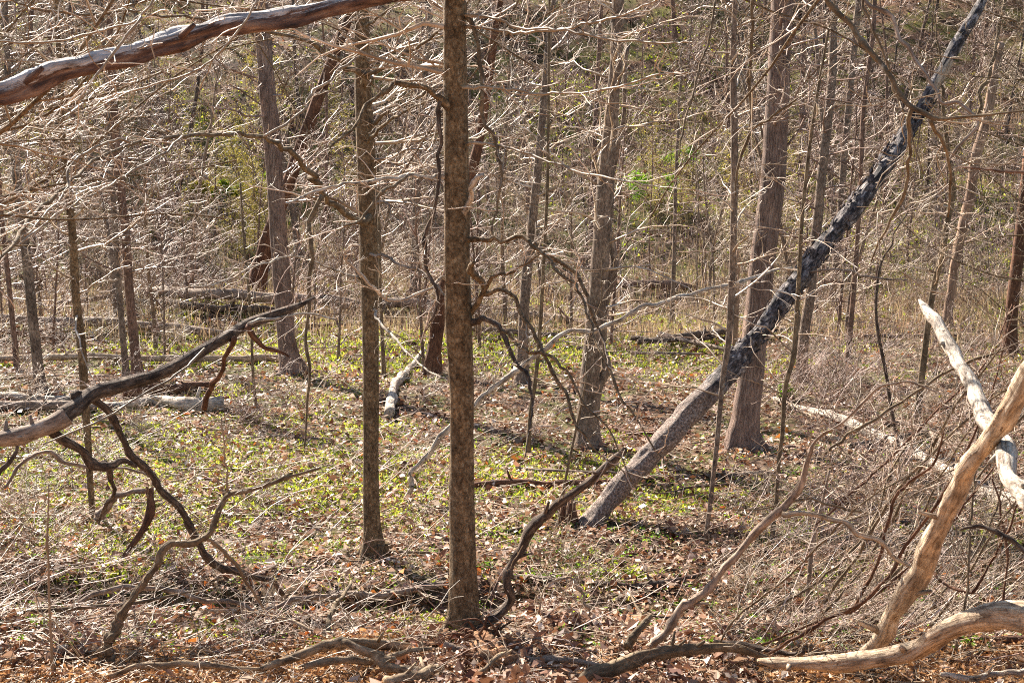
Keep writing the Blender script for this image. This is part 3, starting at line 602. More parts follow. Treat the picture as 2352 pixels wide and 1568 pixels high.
add_twigs(spray(p2, r2_, TW_SPR, random.Random(3), 5, .6, .006), 'twigpink', p[0], fl_)
g_ = ground_trace
LOGS = [
 ('pale bleached log lying at the left edge under the dark slanting limb', 'pale', [(-40, 914, 14), (40, 916, 16), (100, 921, 16), (170, 920, 12)]),
 ('brown log lying below the pale log at the left edge', 'dead', [(-40, 934, 20), (60, 938, 22), (150, 940, 20), (220, 940, 12)]),
 ('thick brown broken log behind the white log under the dark slanting limb', 'redbark', [(285, 910, 20), (340, 903, 22), (400, 900, 20), (440, 893, 18), (480, 885, 12)]),
 ('white weathered log with a dark broken end under the dark slanting limb', 'pale', [(236, 932, 12), (300, 935, 18), (360, 928, 22), (420, 935, 26), (470, 937, 28), (508, 936, 26)]),
 ('long pale log on the ground crossing the left stems at mid height', 'dead', [(-40, 742, 13), (100, 752, 12), (230, 758, 14), (340, 765, 13), (430, 772, 12), (560, 780, 8)]),
 ('thin straight log crossing the grass from the left edge to the stout trunk', 'tan', [(-40, 836, 9), (180, 834, 10), (320, 832, 9), (480, 836, 10), (650, 834, 11)]),
 ('far grey fallen trunk running behind the stout left trunk', 'dead', [(310, 690, 14), (420, 696, 16), (540, 704, 17), (700, 712, 17), (850, 717, 15), (1000, 718, 15), (1120, 728, 14)]),
 ('second far dark log just below the far grey fallen trunk', 'charred', [(250, 706, 10), (400, 712, 12), (560, 722, 10), (660, 724, 8)]),
 ('white barkless log pointing away between the two near trunks', 'pale', [(894, 956, 22), (900, 920, 20), (906, 889, 18), (922, 868, 15), (940, 850, 12), (960, 825, 10), (973, 806, 8)]),
 ('dark rotting log lying right of the nearest trunk', 'redbark', [(1085, 1118, 12), (1160, 1119, 15), (1250, 1117, 15), (1330, 1115, 15), (1420, 1110, 12)]),
 ('straight thin pole lying on the grass right of the leaning trunk', 'grey', [(1470, 1103, 9), (1570, 1099, 9), (1680, 1095, 9), (1770, 1090, 8), (1860, 1088, 6)]),
 ('pale yellowish log lying diagonally behind the brush on the right', 'pale', [(1775, 918, 8), (1850, 944, 14), (1939, 972, 17), (2024, 1008, 19), (2108, 1046, 22), (2180, 1095, 24), (2260, 1140, 28), (2380, 1182, 28)]),
 ('shorter pale log parallel to the yellowish log on its near side', 'tan', [(1895, 1000, 9), (1940, 1022, 11), (1990, 1048, 12), (2050, 1080, 8)]),
 ('short grey log behind the right brush near the crooked stem', 'dead', [(2030, 975, 9), (2080, 978, 10), (2142, 1006, 12), (2190, 1030, 10)]),
 ('reddish thin log right of the twin stemmed foot', 'redbark', [(1400, 985, 8), (1460, 1000, 9), (1540, 998, 9), (1600, 1000, 6)]),
 ('long brown log lying along the bottom right behind the tan limb', 'redbark', [(1740, 1458, 9), (1838, 1468, 13), (1939, 1472, 15), (2060, 1474, 14), (2175, 1476, 16), (2380, 1480, 16)]),
 ('far brown log in the brush right of the twin stemmed tree', 'pink', [(1420, 664, 10), (1500, 668, 12), (1600, 672, 11)]),
 ('far dark log below the long thin grey pole', 'charred', [(1450, 788, 8), (1530, 790, 10), (1620, 782, 11), (1670, 772, 9)]),
 ('long grey log far behind the sunlit white edged trunk', 'dead', [(1090, 745, 10), (1180, 740, 12), (1290, 745, 11), (1380, 752, 8)]),
 ('dark fallen stick beyond the curved ground branch, right of the centre', 'charred', [(1160, 1330, 8), (1240, 1338, 14), (1330, 1344, 12), (1420, 1350, 12), (1520, 1348, 14), (1600, 1330, 10)]),
 ('dark log between the two near trunks at the bottom', 'dead', [(760, 1372, 13), (852, 1379, 16), (919, 1372, 15), (986, 1356, 13), (1030, 1342, 9)]),
]
for lb, mt, pts in LOGS:
    far_ = pts[1][1] < 860; pts = [(x, y, w_ * (1.55 if far_ else 1.2)) for x, y, w_ in pts]
    p, r = g_(pts, 2.2 if far_ else 1.2); fallen('fallen_log', lb, mt, p, r, 'log', 14, .22, (1.5, .35, .005) if r.max() > .03 else None, 'twigbrown')
rn = random.Random(77)
def heap(n, xa, xb, ya, yb, lb, gp):
    for k in range(n):
        x = rn.uniform(xa, xb); y = rn.uniform(ya, yb); L = rn.uniform(90, 330) * (y / 900); sl = rn.uniform(-.22, .22); w_ = rn.uniform(5, 14)
        p, r = g_([(x + L * (j / 3 - .5), y + sl * L * (j / 3 - .5), w_ * (1 - .15 * j)) for j in range(4)], rn.uniform(.8, 4)); fallen('fallen_log', lb, rn.choice(('dead', 'redbark', 'pink', 'dead', 'charred', 'grey')), p, r, 'log', 10, .22, None, group=gp)
heap(16, -20, 430, 620, 800, 'log lying in the tangled heap of deadwood at far left', 'logs heaped at far left')
heap(12, 1420, 2100, 630, 830, 'far log lying in the brush behind the leaning trunk', 'far logs behind the leaning trunk')
heap(9, 700, 1340, 660, 800, 'far log lying behind the nearest trunk', 'far logs behind the nearest trunk')
heap(9, 1900, 2340, 960, 1200, 'fallen stem lying in the thicket on the right', 'fallen stems in the right thicket')
BR = [
 ('long thin grey pole leaning from the ground up to the leaning trunk', 'pale', [(930, 1148, 10), (943, 1107, 13), (983, 1040, 14), (1037, 975, 14), (1089, 921, 13), (1189, 846, 13), (1290, 772, 11), (1391, 747, 11), (1476, 708, 10), (1568, 681, 10), (1679, 654, 9), (1760, 628, 8), (1821, 617, 6)], D5 + 1.5, D5 + 1.6, (2.5, .35, .004), []),
 ('thin curved grey branch sticking out right of the leaning trunk', 'dead', [(1862, 624, 6), (1900, 620, 6), (1950, 622, 6), (1990, 636, 6), (2081, 642, 4)], D5 + 1.8, D5 + 1.4, (3, .3, .004), []),
 ('white broken limb with a pointed tip rising from the right edge', 'pale', [(2112, 688, 6), (2130, 708, 18), (2152, 735, 26), (2178, 785, 33), (2212, 850, 33), (2250, 930, 38), (2290, 1000, 42), (2330, 1080, 45), (2360, 1150, 48), (2400, 1250, 50)], 11.6, 6.8, None, []),
 ('smooth tan bare limb with a knot rising steeply at the right', 'tan', [(1985, 1512, 36), (1997, 1492, 38), (2024, 1458, 40), (2057, 1394, 44), (2094, 1343, 50), (2118, 1305, 60), (2142, 1242, 48), (2184, 1158, 42), (2210, 1107, 44), (2222, 1080, 50), (2258, 1036, 44), (2293, 985, 46), (2327, 918, 50), (2365, 860, 54), (2420, 780, 50)], 10.3, 7.8, None, []),
 ('smooth curved pale log arching along the bottom right corner', 'tan', [(1742, 1516, 10), (1780, 1520, 28), (1855, 1521, 36), (1932, 1522, 40), (2007, 1515, 44), (2074, 1498, 45), (2142, 1468, 48), (2209, 1436, 50), (2260, 1420, 52), (2310, 1416, 56), (2380, 1424, 62), (2450, 1440, 62)], 10.3, 8.6, None, []),
 ('mossy log slanting along the bottom edge right of the nearest trunk', 'olive', [(1330, 1580, 44), (1358, 1556, 42), (1425, 1530, 38), (1493, 1506, 36), (1568, 1490, 34), (1640, 1484, 26), (1700, 1492, 22), (1760, 1510, 16)], 10.0, 10.6, (1.5, .35, .005), []),
 ('long pale branch with a knot slanting through the brush on the right', 'dead', [(1505, 1488, 26), (1520, 1460, 24), (1557, 1396, 20), (1590, 1385, 22), (1629, 1343, 21), (1686, 1278, 20), (1737, 1225, 21), (1785, 1178, 28), (1812, 1150, 21), (1838, 1107, 17), (1862, 1039, 12), (1882, 1002, 9), (1939, 965, 8), (2007, 894, 7), (2057, 880, 6), (2091, 877, 5), (2150, 900, 4)], 10.6, 9.6, (4.5, .5, .004),
   [(*T([(1795, 1178, 15), (1840, 1178, 12), (1889, 1183, 12), (1939, 1195, 12), (1966, 1225, 13), (2024, 1242, 11), (2057, 1279, 10), (2084, 1299, 7), (2120, 1310, 4)], 10.1, 9.9), 'tan')]),
 ('dark s shaped branch curving up from the foot of the nearest trunk', 'charred', [(1075, 1478, 26), (1088, 1465, 25), (1122, 1444, 26), (1155, 1414, 25), (1177, 1377, 26), (1172, 1343, 26), (1175, 1292, 24), (1199, 1242, 26), (1240, 1201, 27), (1290, 1151, 26), (1358, 1090, 21), (1425, 1044, 17), (1432, 1036, 8)], 11.5, 11.2, (3, .4, .004), []),
 ('bent brown branch with a raised arm rising at the lower left', 'olive', [(245, 1570, 30), (250, 1538, 28), (260, 1461, 26), (290, 1387, 24), (324, 1343, 22), (358, 1295, 21), (385, 1255, 23), (439, 1245, 18), (472, 1231, 17), (489, 1198, 16), (506, 1165, 15), (526, 1143, 15), (574, 1127, 13), (641, 1104, 11), (739, 1074, 6)], 11.0, 11.8, (3, .4, .004),
   [(*T([(518, 1150, 6), (522, 1090, 5), (515, 1039, 4), (508, 960, 3)], 11.6, 11.6), 'twigbrown'), (*T([(470, 1238, 10), (520, 1275, 9), (565, 1330, 8), (605, 1400, 5)], 11.5, 12), 'twigbrown')]),
 ('low arched branch lying on the leaves at the lower left', 'dead', [(-20, 1460, 12), (50, 1442, 14), (101, 1427, 17), (140, 1410, 14), (175, 1393, 14), (219, 1364, 13), (263, 1349, 14), (304, 1349, 14), (371, 1356, 15), (422, 1361, 15), (466, 1376, 14), (523, 1381, 13), (560, 1392, 13), (582, 1405, 11)], 13.8, 14.4, (3, .4, .004), []),
 ('low curved branch on the leaves between the lower left branch and the near trunks', 'dead', [(588, 1408, 8), (641, 1390, 11), (675, 1370, 14), (726, 1365, 14), (784, 1368, 14)], 14.4, 15, (2, .4, .004), []),
 ('short stick leaning on the low curved branch near the bottom', 'olive', [(722, 1484, 14), (749, 1444, 14), (776, 1380, 12), (808, 1333, 8)], 12.3, 14.4, None, []),
 ('curved dark broken stub standing on the left ground', 'redbark', [(285, 1278, 14), (314, 1242, 20), (338, 1201, 24), (348, 1157, 26), (341, 1120, 22)], 16.3, 16.6, None,
   [(*T([(232, 1190, 24), (240, 1174, 20), (263, 1147, 15), (297, 1130, 14), (330, 1124, 12)], 16.9, 16.6), 'dead')]),
 ('thick olive branch sweeping down across the upper right corner', 'olive', [(1840, -60, 18), (1889, 0, 17), (1939, 42, 16), (1970, 85, 15), (2007, 130, 15), (2057, 199, 15), (2098, 240, 14), (2142, 273, 13), (2175, 272, 9), (2240, 265, 7), (2352, 256, 5), (2400, 250, 4)], 9.4, 8.5, (3, .5, .004),
   [(*T([(2098, 242, 11), (2091, 270, 10), (2089, 310, 9), (2088, 388, 8), (2067, 466, 8), (2034, 529, 6), (2000, 600, 4)], 9, 9.4),), (*T([(2142, 273, 10), (2159, 312, 8), (2179, 358, 8), (2185, 420, 7), (2180, 500, 5)], 8.9, 9.2),)]),
 ('thin branch hanging beside the thick olive branch at upper right', 'olive', [(1970, -40, 7), (1990, 30, 7), (2013, 84, 7), (2040, 152, 7), (2064, 229, 7), (2088, 285, 6), (2120, 400, 4)], 9.8, 9.5, (4, .45, .004), []),
 ('kinked grey branch crossing the top right in front of the leaning trunk', 'dead', [(1975, -20, 11), (2000, 12, 11), (2047, 40, 10), (2074, 98, 10), (2115, 148, 9), (2142, 196, 9), (2165, 236, 9), (2202, 240, 9), (2243, 283, 8), (2209, 327, 8), (2177, 371, 7), (2150, 420, 5)], 10.5, 9.8, (4, .45, .004), []),
 ('blurred bare twig entering from the right edge above the middle', 'pink', [(2200, 383, 4), (2250, 387, 7), (2310, 391, 8), (2380, 394, 9)], 5.2, 5, None, []),
 ('thin vine hanging down near the top right of the centre', 'olive', [(1645, -40, 6), (1640, 0, 6), (1632, 80, 6), (1608, 152, 6), (1590, 220, 6), (1571, 290, 5), (1560, 360, 3)], 12, 11.5, (4, .4, .004), []),
 ('bent dark sapling top broken over beside the thickest trunk', 'olive', [(1730, -40, 9), (1727, 40, 9), (1723, 200, 9), (1722, 297, 9), (1705, 350, 8), (1693, 390, 6), (1688, 450, 4)], 14, 14.5, (4, .5, .004), [(*T([(1722, 297, 7), (1765, 275, 6), (1810, 240, 5), (1850, 215, 3)], 14.2, 13.6),)]),
 ('thin long branch slanting from the top edge over the thick reddish log', 'twigbrown', [(597, -20, 6), (574, 34, 6), (520, 100, 6), (472, 150, 5), (388, 185, 5), (287, 215, 4), (203, 260, 4)], 8.6, 8.2, (4, .4, .003), []),
 ('thin branch crossing the thick reddish log from the left edge', 'twigbrown', [(-40, 96, 5), (0, 98, 5), (90, 98, 5), (169, 88, 5), (240, 70, 6), (304, 54, 6), (331, 30, 6), (354, 0, 7), (380, -40, 7)], 8.4, 8.8, (4, .4, .003), [(*T([(325, 38, 6), (270, 110, 6), (215, 180, 5), (175, 240, 4)], 8.5, 8.3),)]),
 ('curved dark branch at the right edge below the white limb', 'charred', [(2205, 1216, 8), (2260, 1212, 12), (2310, 1231, 14), (2352, 1262, 15), (2400, 1300, 15)], 10, 9.6, None, []),
 ('short upright stub branch in front of the mossy log', 'olive', [(1440, 1486, 22), (1460, 1462, 21), (1485, 1430, 18), (1503, 1410, 14)], 11, 11.2, None, []),
 ('pale twig hoop arching over the leaves right of the s shaped branch', 'tan', [(1235, 1470, 4), (1240, 1380, 5), (1262, 1340, 6), (1300, 1328, 7), (1330, 1345, 8), (1350, 1400, 8), (1345, 1440, 7), (1325, 1500, 5)], 12, 11.8, (2, .2, .003), []),
 ('slanting grey stick at the left edge above the lower left ground', 'charred', [(-20, 1110, 15), (0, 1088, 14), (34, 1039, 11), (45, 1000, 7)], 13, 13.2, None, []),
 ('twisted low branch lying below the slanting limb on the left', 'dead', [(10, 1120, 8), (47, 1066, 10), (101, 1040, 11), (162, 1066, 12), (219, 1072, 11), (300, 1078, 8), (360, 1100, 5)], 14, 14.6, (4, .5, .004), []),
]
for lb, mt, pts, Da, Db, sp, sides in BR:
    pts = [(x, y, w_ * (1.02 if 'curved pale log' in lb else .95 if mt in ('pale', 'tan') else .84)) for x, y, w_ in pts]
    p, r = T(pts, Da, Db, 6, 0.0)
    big = r.max() > .04
    if big: p, r = smooth_poly(p, r, 2)
    fallen('white_limb' if 'white' in lb else 'branch', lb, mt, p, r, 'branch', 18 if big else 9, .24 if mt in ('tan', 'pale') else .26, sp, 'twigbrown' if mt in ('charred', 'olive', 'dead') else 'twig', sides)
# splintered fork at the tip of the white limb is part of the limb's taper; roots and clay at the near bank
ROOTS = [
 ('root snaking along the clay bank left of the nearest trunk', [(600, 1535, 10), (628, 1525, 14), (709, 1498, 18), (784, 1474, 22), (852, 1478, 20), (919, 1481, 20), (960, 1484, 18), (1020, 1464, 22), (1050, 1456, 20)], 10.5, 11.4, 'olive'),
 ('lower root slanting down to the bottom edge left of the nearest trunk', [(790, 1476, 18), (852, 1508, 20), (919, 1538, 22), (986, 1556, 20), (1040, 1575, 16)], 10.6, 10.3, 'tan'),
 ('straight pale root running right from the nearest trunk along the bank', [(1020, 1477, 16), (1080, 1494, 15), (1155, 1508, 14), (1257, 1515, 14), (1324, 1521, 12), (1390, 1530, 8)], 11, 10.6, 'dead'),
 ('thin root at the bottom edge left of the clay mound', [(700, 1530, 12), (784, 1521, 16), (852, 1512, 14), (920, 1500, 10), (985, 1490, 8)], 10.4, 10.8, 'olive'),
 ('short thick root stub at the bottom edge', [(890, 1572, 26), (935, 1556, 24), (985, 1545, 20), (1010, 1540, 10)], 9.9, 10.1, 'tan'),
 ('dark root twisting right of the nearest trunk foot', [(1085, 1470, 22), (1130, 1478, 20), (1180, 1492, 16), (1235, 1500, 12), (1290, 1492, 8)], 11.4, 11.3, 'redbark'),
 ('flat root along the bank at the lower left', [(250, 1552, 9), (330, 1530, 13), (420, 1524, 13), (520, 1530, 11), (600, 1540, 8)], 10.5, 10.7, 'tan'),
 ('grey stick lying along the bottom right corner', [(2160, 1548, 9), (2230, 1552, 12), (2300, 1545, 12), (2380, 1540, 10)], 10, 9.8, 'pale'),
 ('thin dark root running along the bank right of the mossy log', [(1640, 1470, 10), (1700, 1478, 13), (1780, 1490, 12), (1850, 1500, 8)], 11, 10.6, 'charred'),
 ('slanting cut root piece above the clay mound', [(1075, 1560, 10), (1120, 1530, 11), (1165, 1500, 10), (1180, 1490, 5)], 10.2, 10.5, 'tan'),
]
for lb, pts, Da, Db, mt in ROOTS:
    pts = [(x, y, w_ * 1.2) for x, y, w_ in pts]; mt = 'rootwood' if mt in ('olive', 'tan') else mt
    p, r = T(pts, Da, Db, 6)
    # sink towards the bank surface so the root rests on it
    fallen('exposed_root', lb, mt, p, r, 'root', 12, .16, (1.5, .25, .004), 'twigbrown')
# torn earthy root clump hanging on the bank under the nearest trunk
rb_ = P(1130, 1540, 10.6); rc = thing('root_clump', 'orange clay and torn roots clumped at the bottom edge under the nearest trunk', 'root clump', tuple(rb_))
p, r = smooth_poly([P(1170, 1640, 10.5), P(1150, 1575, 10.55), P(1125, 1520, 10.7), P(1105, 1478, 11.0), P(1095, 1455, 11.3)], [.26, .20, .14, .09, .04], 9)
part('clay', tubes('clay', [cap(p, r + .05 * np.sin(np.arange(len(r)) * 1.9) * r / .3)], 40, M['clay'], rb_, .45, 8), rc)
rn = random.Random(12); lst = []
for k in range(120):
    q = np.array(p[rn.randrange(2, len(p))]) + np.array([rn.gauss(0, .1), -.05, rn.gauss(0, .05)]); a = rn.uniform(0, 6.28); L = rn.uniform(.1, .4)
    d_ = np.array([math.cos(a), -.4, math.sin(a) * .7]); lst.append(smooth_poly([q, q + d_ * L * .5 + [0, 0, rn.gauss(0, .04)], q + d_ * L + [rn.gauss(0, .05), 0, -.05]], [rn.uniform(.006, .022), .008, .002], 3))
part('rootlets', tubes('rootlets', lst, 5, M['redbark'], rb_), rc)

# where a copy shows, told by what stands in front of it
ZN = [(70, 'left of the leftmost trunks'), (180, 'behind the crooked left trunk'), (350, 'behind the close pair of stems'), (600, 'left of the stout left trunk'), (740, 'behind the stout left trunk'),
      (950, 'behind the second near trunk'), (1130, 'behind the nearest trunk'), (1290, 'behind the pale white edged trunk'), (1480, 'behind the twin stemmed tree'), (1680, 'left of the thickest trunk'), (1830, 'behind the thickest trunk'),
      (1990, 'behind the leaning trunk middle'), (2160, 'behind the upper leaning trunk'), (9999, 'at the right edge')]
def land(x, y):
    px = 1176 + x / y * F
    for a, b_ in ZN:
        if px < a: return b_
# ------------------------------------------------------------------ background trees and shrubs, copied
def copy_thing(root, loc, rz, s, label=None, group=None):
    c = root.copy(); COL.objects.link(c); c.location = loc; c.rotation_euler = (0, 0, rz); c.scale = (s, s, s)
    if label: c['label'] = label
    if group: c['group'] = group
    for ch in root.children:
        d = ch.copy(); COL.objects.link(d); d.parent = c
    return c
BG = [(7, .24, .05, 2.9, .42, .009, .15), (4, .40, .04, 3.3, .5, .0062, .1), (3, .5, .03, 0, 0, .0048, .1)]
def proto_tree(rn, H, r0, nb, L, z0, mt, tw, leaf=None, bow=.02):
    pts = [(0, 0, -.4)]; rad = [r0 * 1.35]; d = (rn.gauss(0, .05), rn.gauss(0, .05), 1); q = (0, 0, 0); n = 14
    for i in range(n + 1):
        pts.append(q); rad.append(r0 * (1 - .8 * i / n) * (1.25 if i == 0 else 1)); d = vn((d[0] + rn.gauss(0, bow * 2), d[1] + rn.gauss(0, bow * 2), 1)); q = vadd(q, d, H / n)
    out = [[] for _ in BG]
    for k in range(nb):
        z = z0 + (H - z0) * ((k + rn.random()) / nb) ** 1.15; i = min(int(z / H * n) + 1, n); a = rn.uniform(0, 6.28)
        grow(out, pts[i], vn((math.cos(a), math.sin(a), rn.uniform(-.3, 1.5))), L * rn.uniform(.5, 1.2) * (1.1 - .6 * z / H), .010 + .006 * L, 0, BG, rn)
    t_ = smooth_poly(np.array(pts), np.array(rad), 2)
    return [t_], polys_of([x for l in out for x in l])
def leaves_mesh(name, polys, rg, n, size, material):
    """small leaves sitting on twig ends"""
    ends = np.array([p[-1] for p, _ in polys] + [p[len(p) // 2] for p, _ in polys]); sel = ends[rg.integers(0, len(ends), n)] + rg.normal(0, size * 1.2, (n, 3))
    return leaf_quads(name, sel, rg, size, material)
def leaf_quads(name, c, rg, size, material, up=0.0, flat=0.0, tint=None, aspect=.5, curl=.25, bend=True):
    n = len(c); a = nrm(rg.normal(0, 1, (n, 3)) * np.array([1, 1, 1 - flat])); nn = nrm(rg.normal(0, 1, (n, 3)) + np.array([0, 0, 3.0 * flat]))
    b_ = nrm(np.cross(nn, a)); nn = np.cross(a, b_); s = np.asarray(size) * (rg.uniform(.6, 1.3, n) if name != 'leaf_litter' else rg.choice([.45, .7, 1.0, 1.5, 2.0], n, p=[.28, .28, .24, .14, .06]) * rg.uniform(.8, 1.2, n)); s = s[:, None]
    cu = rg.uniform(-1, 1, (n, 1)) * curl
    v = np.stack([c - a * s * .5 + nn * s * cu, c - b_ * s * aspect * .5 + nn * s * rg.uniform(-.1, .25, (n, 1)), c + a * s * .5 + nn * s * cu * rg.uniform(-.5, 1.5, (n, 1)), c + b_ * s * aspect * .5 + nn * s * rg.uniform(-.1, .25, (n, 1))], 1)
    i = np.arange(n)[:, None] * 4
    T_ = np.concatenate([i + [0, 1, 2], i + [0, 2, 3]])
    if tint is None: tint = rg.random(n)
    return mesh(name, v.reshape(-1, 3), None, material, False, {'tint': ('FLOAT', np.repeat(tint, 4))}, T=T_)

rn = random.Random(21); rg = np.random.default_rng(5)
HIDE = (0, -60, 0)
kinds = [('pink', 'twigpink', .13, 15, 52, 3.0, 2.0), ('grey', 'twig', .09, 12, 46, 2.8, 1.2), ('charred', 'twigpink', .10, 13, 40, 2.6, 1.5), ('pink', 'twigpink', .06, 9, 44, 2.4, .8),
         ('grey', 'twigpink', .05, 8, 40, 2.2, .7), ('grey', 'twig', .16, 17, 50, 3.2, 3.0)]
labs = ['far brown trunked bare tree standing on the slope behind', 'far pale grey bare tree standing on the slope behind', 'far dark trunked bare tree standing on the slope behind',
        'far slim brown bare tree on the slope behind', 'far slim grey bare tree on the slope behind', 'far stout grey bare tree on the slope behind']
protos = []
for i, (mt, tw, r0, H, nb, L, z0) in enumerate(kinds):
    tp, cr_ = proto_tree(rn, H, r0, nb, L, z0, mt, tw)
    protos.append((tubes('trunk', tp, 9, M[mt], rough=.06, seed=i), tubes('crown', cr_, 3, M[tw], co_=False), cr_))
budcr = leaves_mesh('foliage', protos[4][2], rg, 4500, .07, M['bud'])
def place(name, cat, k, loc, rz, s, label, group, extra=None):
    r_ = thing(name, label, cat, loc, group); r_.rotation_euler = (0, 0, rz); r_.scale = (s, s, s)
    link('trunk', protos[k][0], r_); link('crown', protos[k][1], r_)
    if extra: link('foliage', extra, r_)
    return r_
def open_gap(x, y):
    # keep the sunny gaps round the green bushes free of trees and shrubs
    px = 1176 + x / y * F
    for (a, b_, bx, by) in ((450, 645, -12.3, 65), (1425, 1600, 6.5, 66.6)):
        if a < px < b_ and y < by + 1: return True
        if by < y < by + 22 and abs(x - (bx - (y - by) * .6)) < 2.2: return True
    return False
pos = []
def free(x, y, dmin):
    for a, b_ in pos:
        if (a - x) ** 2 + (b_ - y) ** 2 < dmin * dmin: return False
    pos.append((x, y)); return True
n = 0
while n < 150:
    y = 58 + 62 * rn.random() ** 1.25; x = rn.uniform(-1, 1) * (y * .40 + 3)
    if open_gap(x, y) or not free(x, y, 2.0): continue
    k = rn.choice([0, 1, 2, 2, 3, 3, 4, 5, 0]); place('bare_tree', 'tree', k, (x, y, hz(x, y) - .1), rn.uniform(0, 6.28), rn.uniform(.75, 1.2), labs[k].replace(' behind', '').replace(' standing', '') + ' ' + land(x, y), labs[k].replace('tree', 'trees').replace('standing ', '')); n += 1
# trees coming into yellow green bud, mostly upper left
for k in range(24):
    if k < 15: px = rn.uniform(0, 800); py = rn.uniform(60, 560)
    else: px = rn.uniform(1500, 2300); py = rn.uniform(150, 520)
    D = GD(px, py + 120, 40); q = P(px, py + 120, D); place('budding_tree', 'tree', 4, (q[0], q[1], hz(q[0], q[1]) - .1), rn.uniform(0, 6.28), rn.uniform(.45, .8), 'small far tree coming into yellow green leaf ' + land(q[0], q[1]), 'yellow green budding trees on the slope', budcr)
# valley floor young trees between the traced ones
n = 0
while n < 46:
    y = rn.uniform(33, 58); x = rn.uniform(-1, 1) * (y * .37 + 1)
    if open_gap(x, y) or not free(x, y, 1.6): continue
    k = rn.choice([1, 3, 4, 3, 4]); place('young_tree', 'tree', k, (x, y, hz(x, y) - .1), rn.uniform(0, 6.28), rn.uniform(.55, .95), 'slim bare valley floor tree ' + land(x, y), 'slim bare trees on the far valley floor'); n += 1
for k in range(80):
    y = rn.uniform(46, 84); x = rn.uniform(-1, 1) * y * .38; H = rn.uniform(4, 9); r_ = rn.uniform(.018, .045); o = thing('sapling', 'thin straight bare sapling ' + land(x, y), 'tree', (x, y, hz(x, y) - .1), 'thin straight saplings beyond the valley floor'); lx = rn.gauss(0, .5)
    part('trunk', tubes('trunk', [smooth_poly([(0, 0, 0), (lx * .2 + rn.gauss(0, .06), 0, H * .3), (lx * .6 + rn.gauss(0, .08), 0, H * .65), (lx, 0, H)], [r_, r_ * .9, r_ * .7, r_ * .3], 4)], 6, M[rn.choice(('grey', 'charred', 'pink', 'grey'))], rough=.1), o)
    out = [[] for _ in BG]
    for j in range(9): grow(out, (lx * .5, 0, H * rn.uniform(.3, .95)), vn((rn.gauss(0, 1), rn.gauss(0, 1), rn.uniform(.2, 1.4))), rn.uniform(.5, 1.3), .010, 0, BG, rn)
    part('crown', tubes('crown', polys_of([x_ for l in out for x_ in l]), 3, M['twigpink'], co_=False), o)
# bare shrubs: several stems from one foot
SH = [(6, .20, .10, 3.2, .48, .008, .3), (4, .34, .03, 3.4, .5, .0062, .3), (3, .4, 0, 0, 0, .005, .3)]
def proto_shrub(rn, ns, L, r0, S=SH, spread=.7):
    out = [[] for _ in S]
    for k in range(ns):
        a = rn.uniform(0, 6.28); sp_ = rn.uniform(.1, spread)
        grow(out, (math.cos(a) * .08, math.sin(a) * .08, -.08), vn((math.cos(a) * sp_, math.sin(a) * sp_, 1)), L * rn.uniform(.6, 1.2), r0, 0, S, rn)
    return polys_of([x for l in out for x in l])
shr = []
for k in range(5):
    ps = proto_shrub(rn, (9, 7, 11, 8, 6)[k], (2.0, 2.8, 1.5, 2.3, 3.2)[k], (.012, .016, .010, .013, .018)[k])
    shr.append(tubes('stems', ps, 3, M['twigpink' if k % 2 == 0 else 'twig'], co_=False))
cnt = 0
def shrub(x, y, s, label, group, k=None, name='bare_shrub'):
    o = link(name, shr[rn.randrange(5) if k is None else k], None, (x, y, hz(x, y) - .03)); o.rotation_euler = (0, 0, rn.uniform(0, 6.28)); o.scale = (s, s, s)
    return tagit(o, label, 'shrub', group)
for k in range(150):
    y = rn.uniform(43, 70); x = rn.uniform(-1, 1) * (y * .40 + 1); open_gap(x, y) or shrub(x, y, rn.uniform(.6, 1.15), 'bare twiggy shrub at the slope foot ' + land(x, y), 'bare shrubs at the foot of the far slope')
for k in range(125):
    y = 68 + 45 * rn.random(); x = rn.uniform(-1, 1) * (y * .40 + 1); open_gap(x, y) or shrub(x, y, rn.uniform(.9, 1.7), 'bare twiggy shrub up on the slope ' + land(x, y), 'bare shrubs up on the far slope')
for k in range(44):
    y = rn.uniform(23, 44); x = rn.uniform(-1, 1) * (y * .36); shrub(x, y, rn.uniform(.3, .6), 'low bare shrub on the valley floor ' + land(x, y), 'low bare shrubs on the open valley floor')
for k in range(34):                                        # right side thicket
    y = rn.uniform(17, 36); x = y * rn.uniform(.22, .38); shrub(x, y, rn.uniform(.35, .7), 'bare thicket shrub ' + ('beyond' if y > 27 else 'just behind') + ' the right brush, ' + land(x, y), 'bare thicket shrubs on the right')
# evergreen bushes on the far side
def bush(px, py, w_, h_, n_, label, tw='fresh', fs=.09):
    n_ = n_ * 3; w_ *= 1.25; h_ *= 1.2; fs *= 1.3; D = GD(px, py, 30); b0 = P(px, py, D); b0[2] = hz(b0[0], b0[1]); o = thing('green_bush', label, 'bush', tuple(b0)); Wm = w_ * D / F; Hm = h_ * D / F
    lobes = [(rg.uniform(-.42, .42) * Wm, rg.uniform(-.3, .3) * Wm, rg.uniform(.25, .85) * Hm, rg.uniform(.10, .24) * Wm) for _ in range(9)]
    c = []
    for lx, ly, lz, lr in lobes:
        m_ = n_ // 9; c.append(np.array([lx, ly, lz]) + nrm(rg.normal(0, 1, (m_, 3))) * lr * rg.uniform(.3, 1.1, (m_, 1)) * np.array([1, 1, .75]))
    part('foliage', leaf_quads('foliage', np.concatenate(c), rg, fs, M[tw]), o)
    st = [smooth_poly([(0, 0, -.1), (lx * .4, ly * .4, lz * .5), (lx, ly, lz)], [.02, .012, .005], 3) for lx, ly, lz, lr in lobes]
    part('stems', tubes('stems', st, 4, M['twigdark'], co_=False), o)
bush(535, 475, 70, 60, 1800, 'vivid green leafy bush left of the stout left trunk on the far slope')
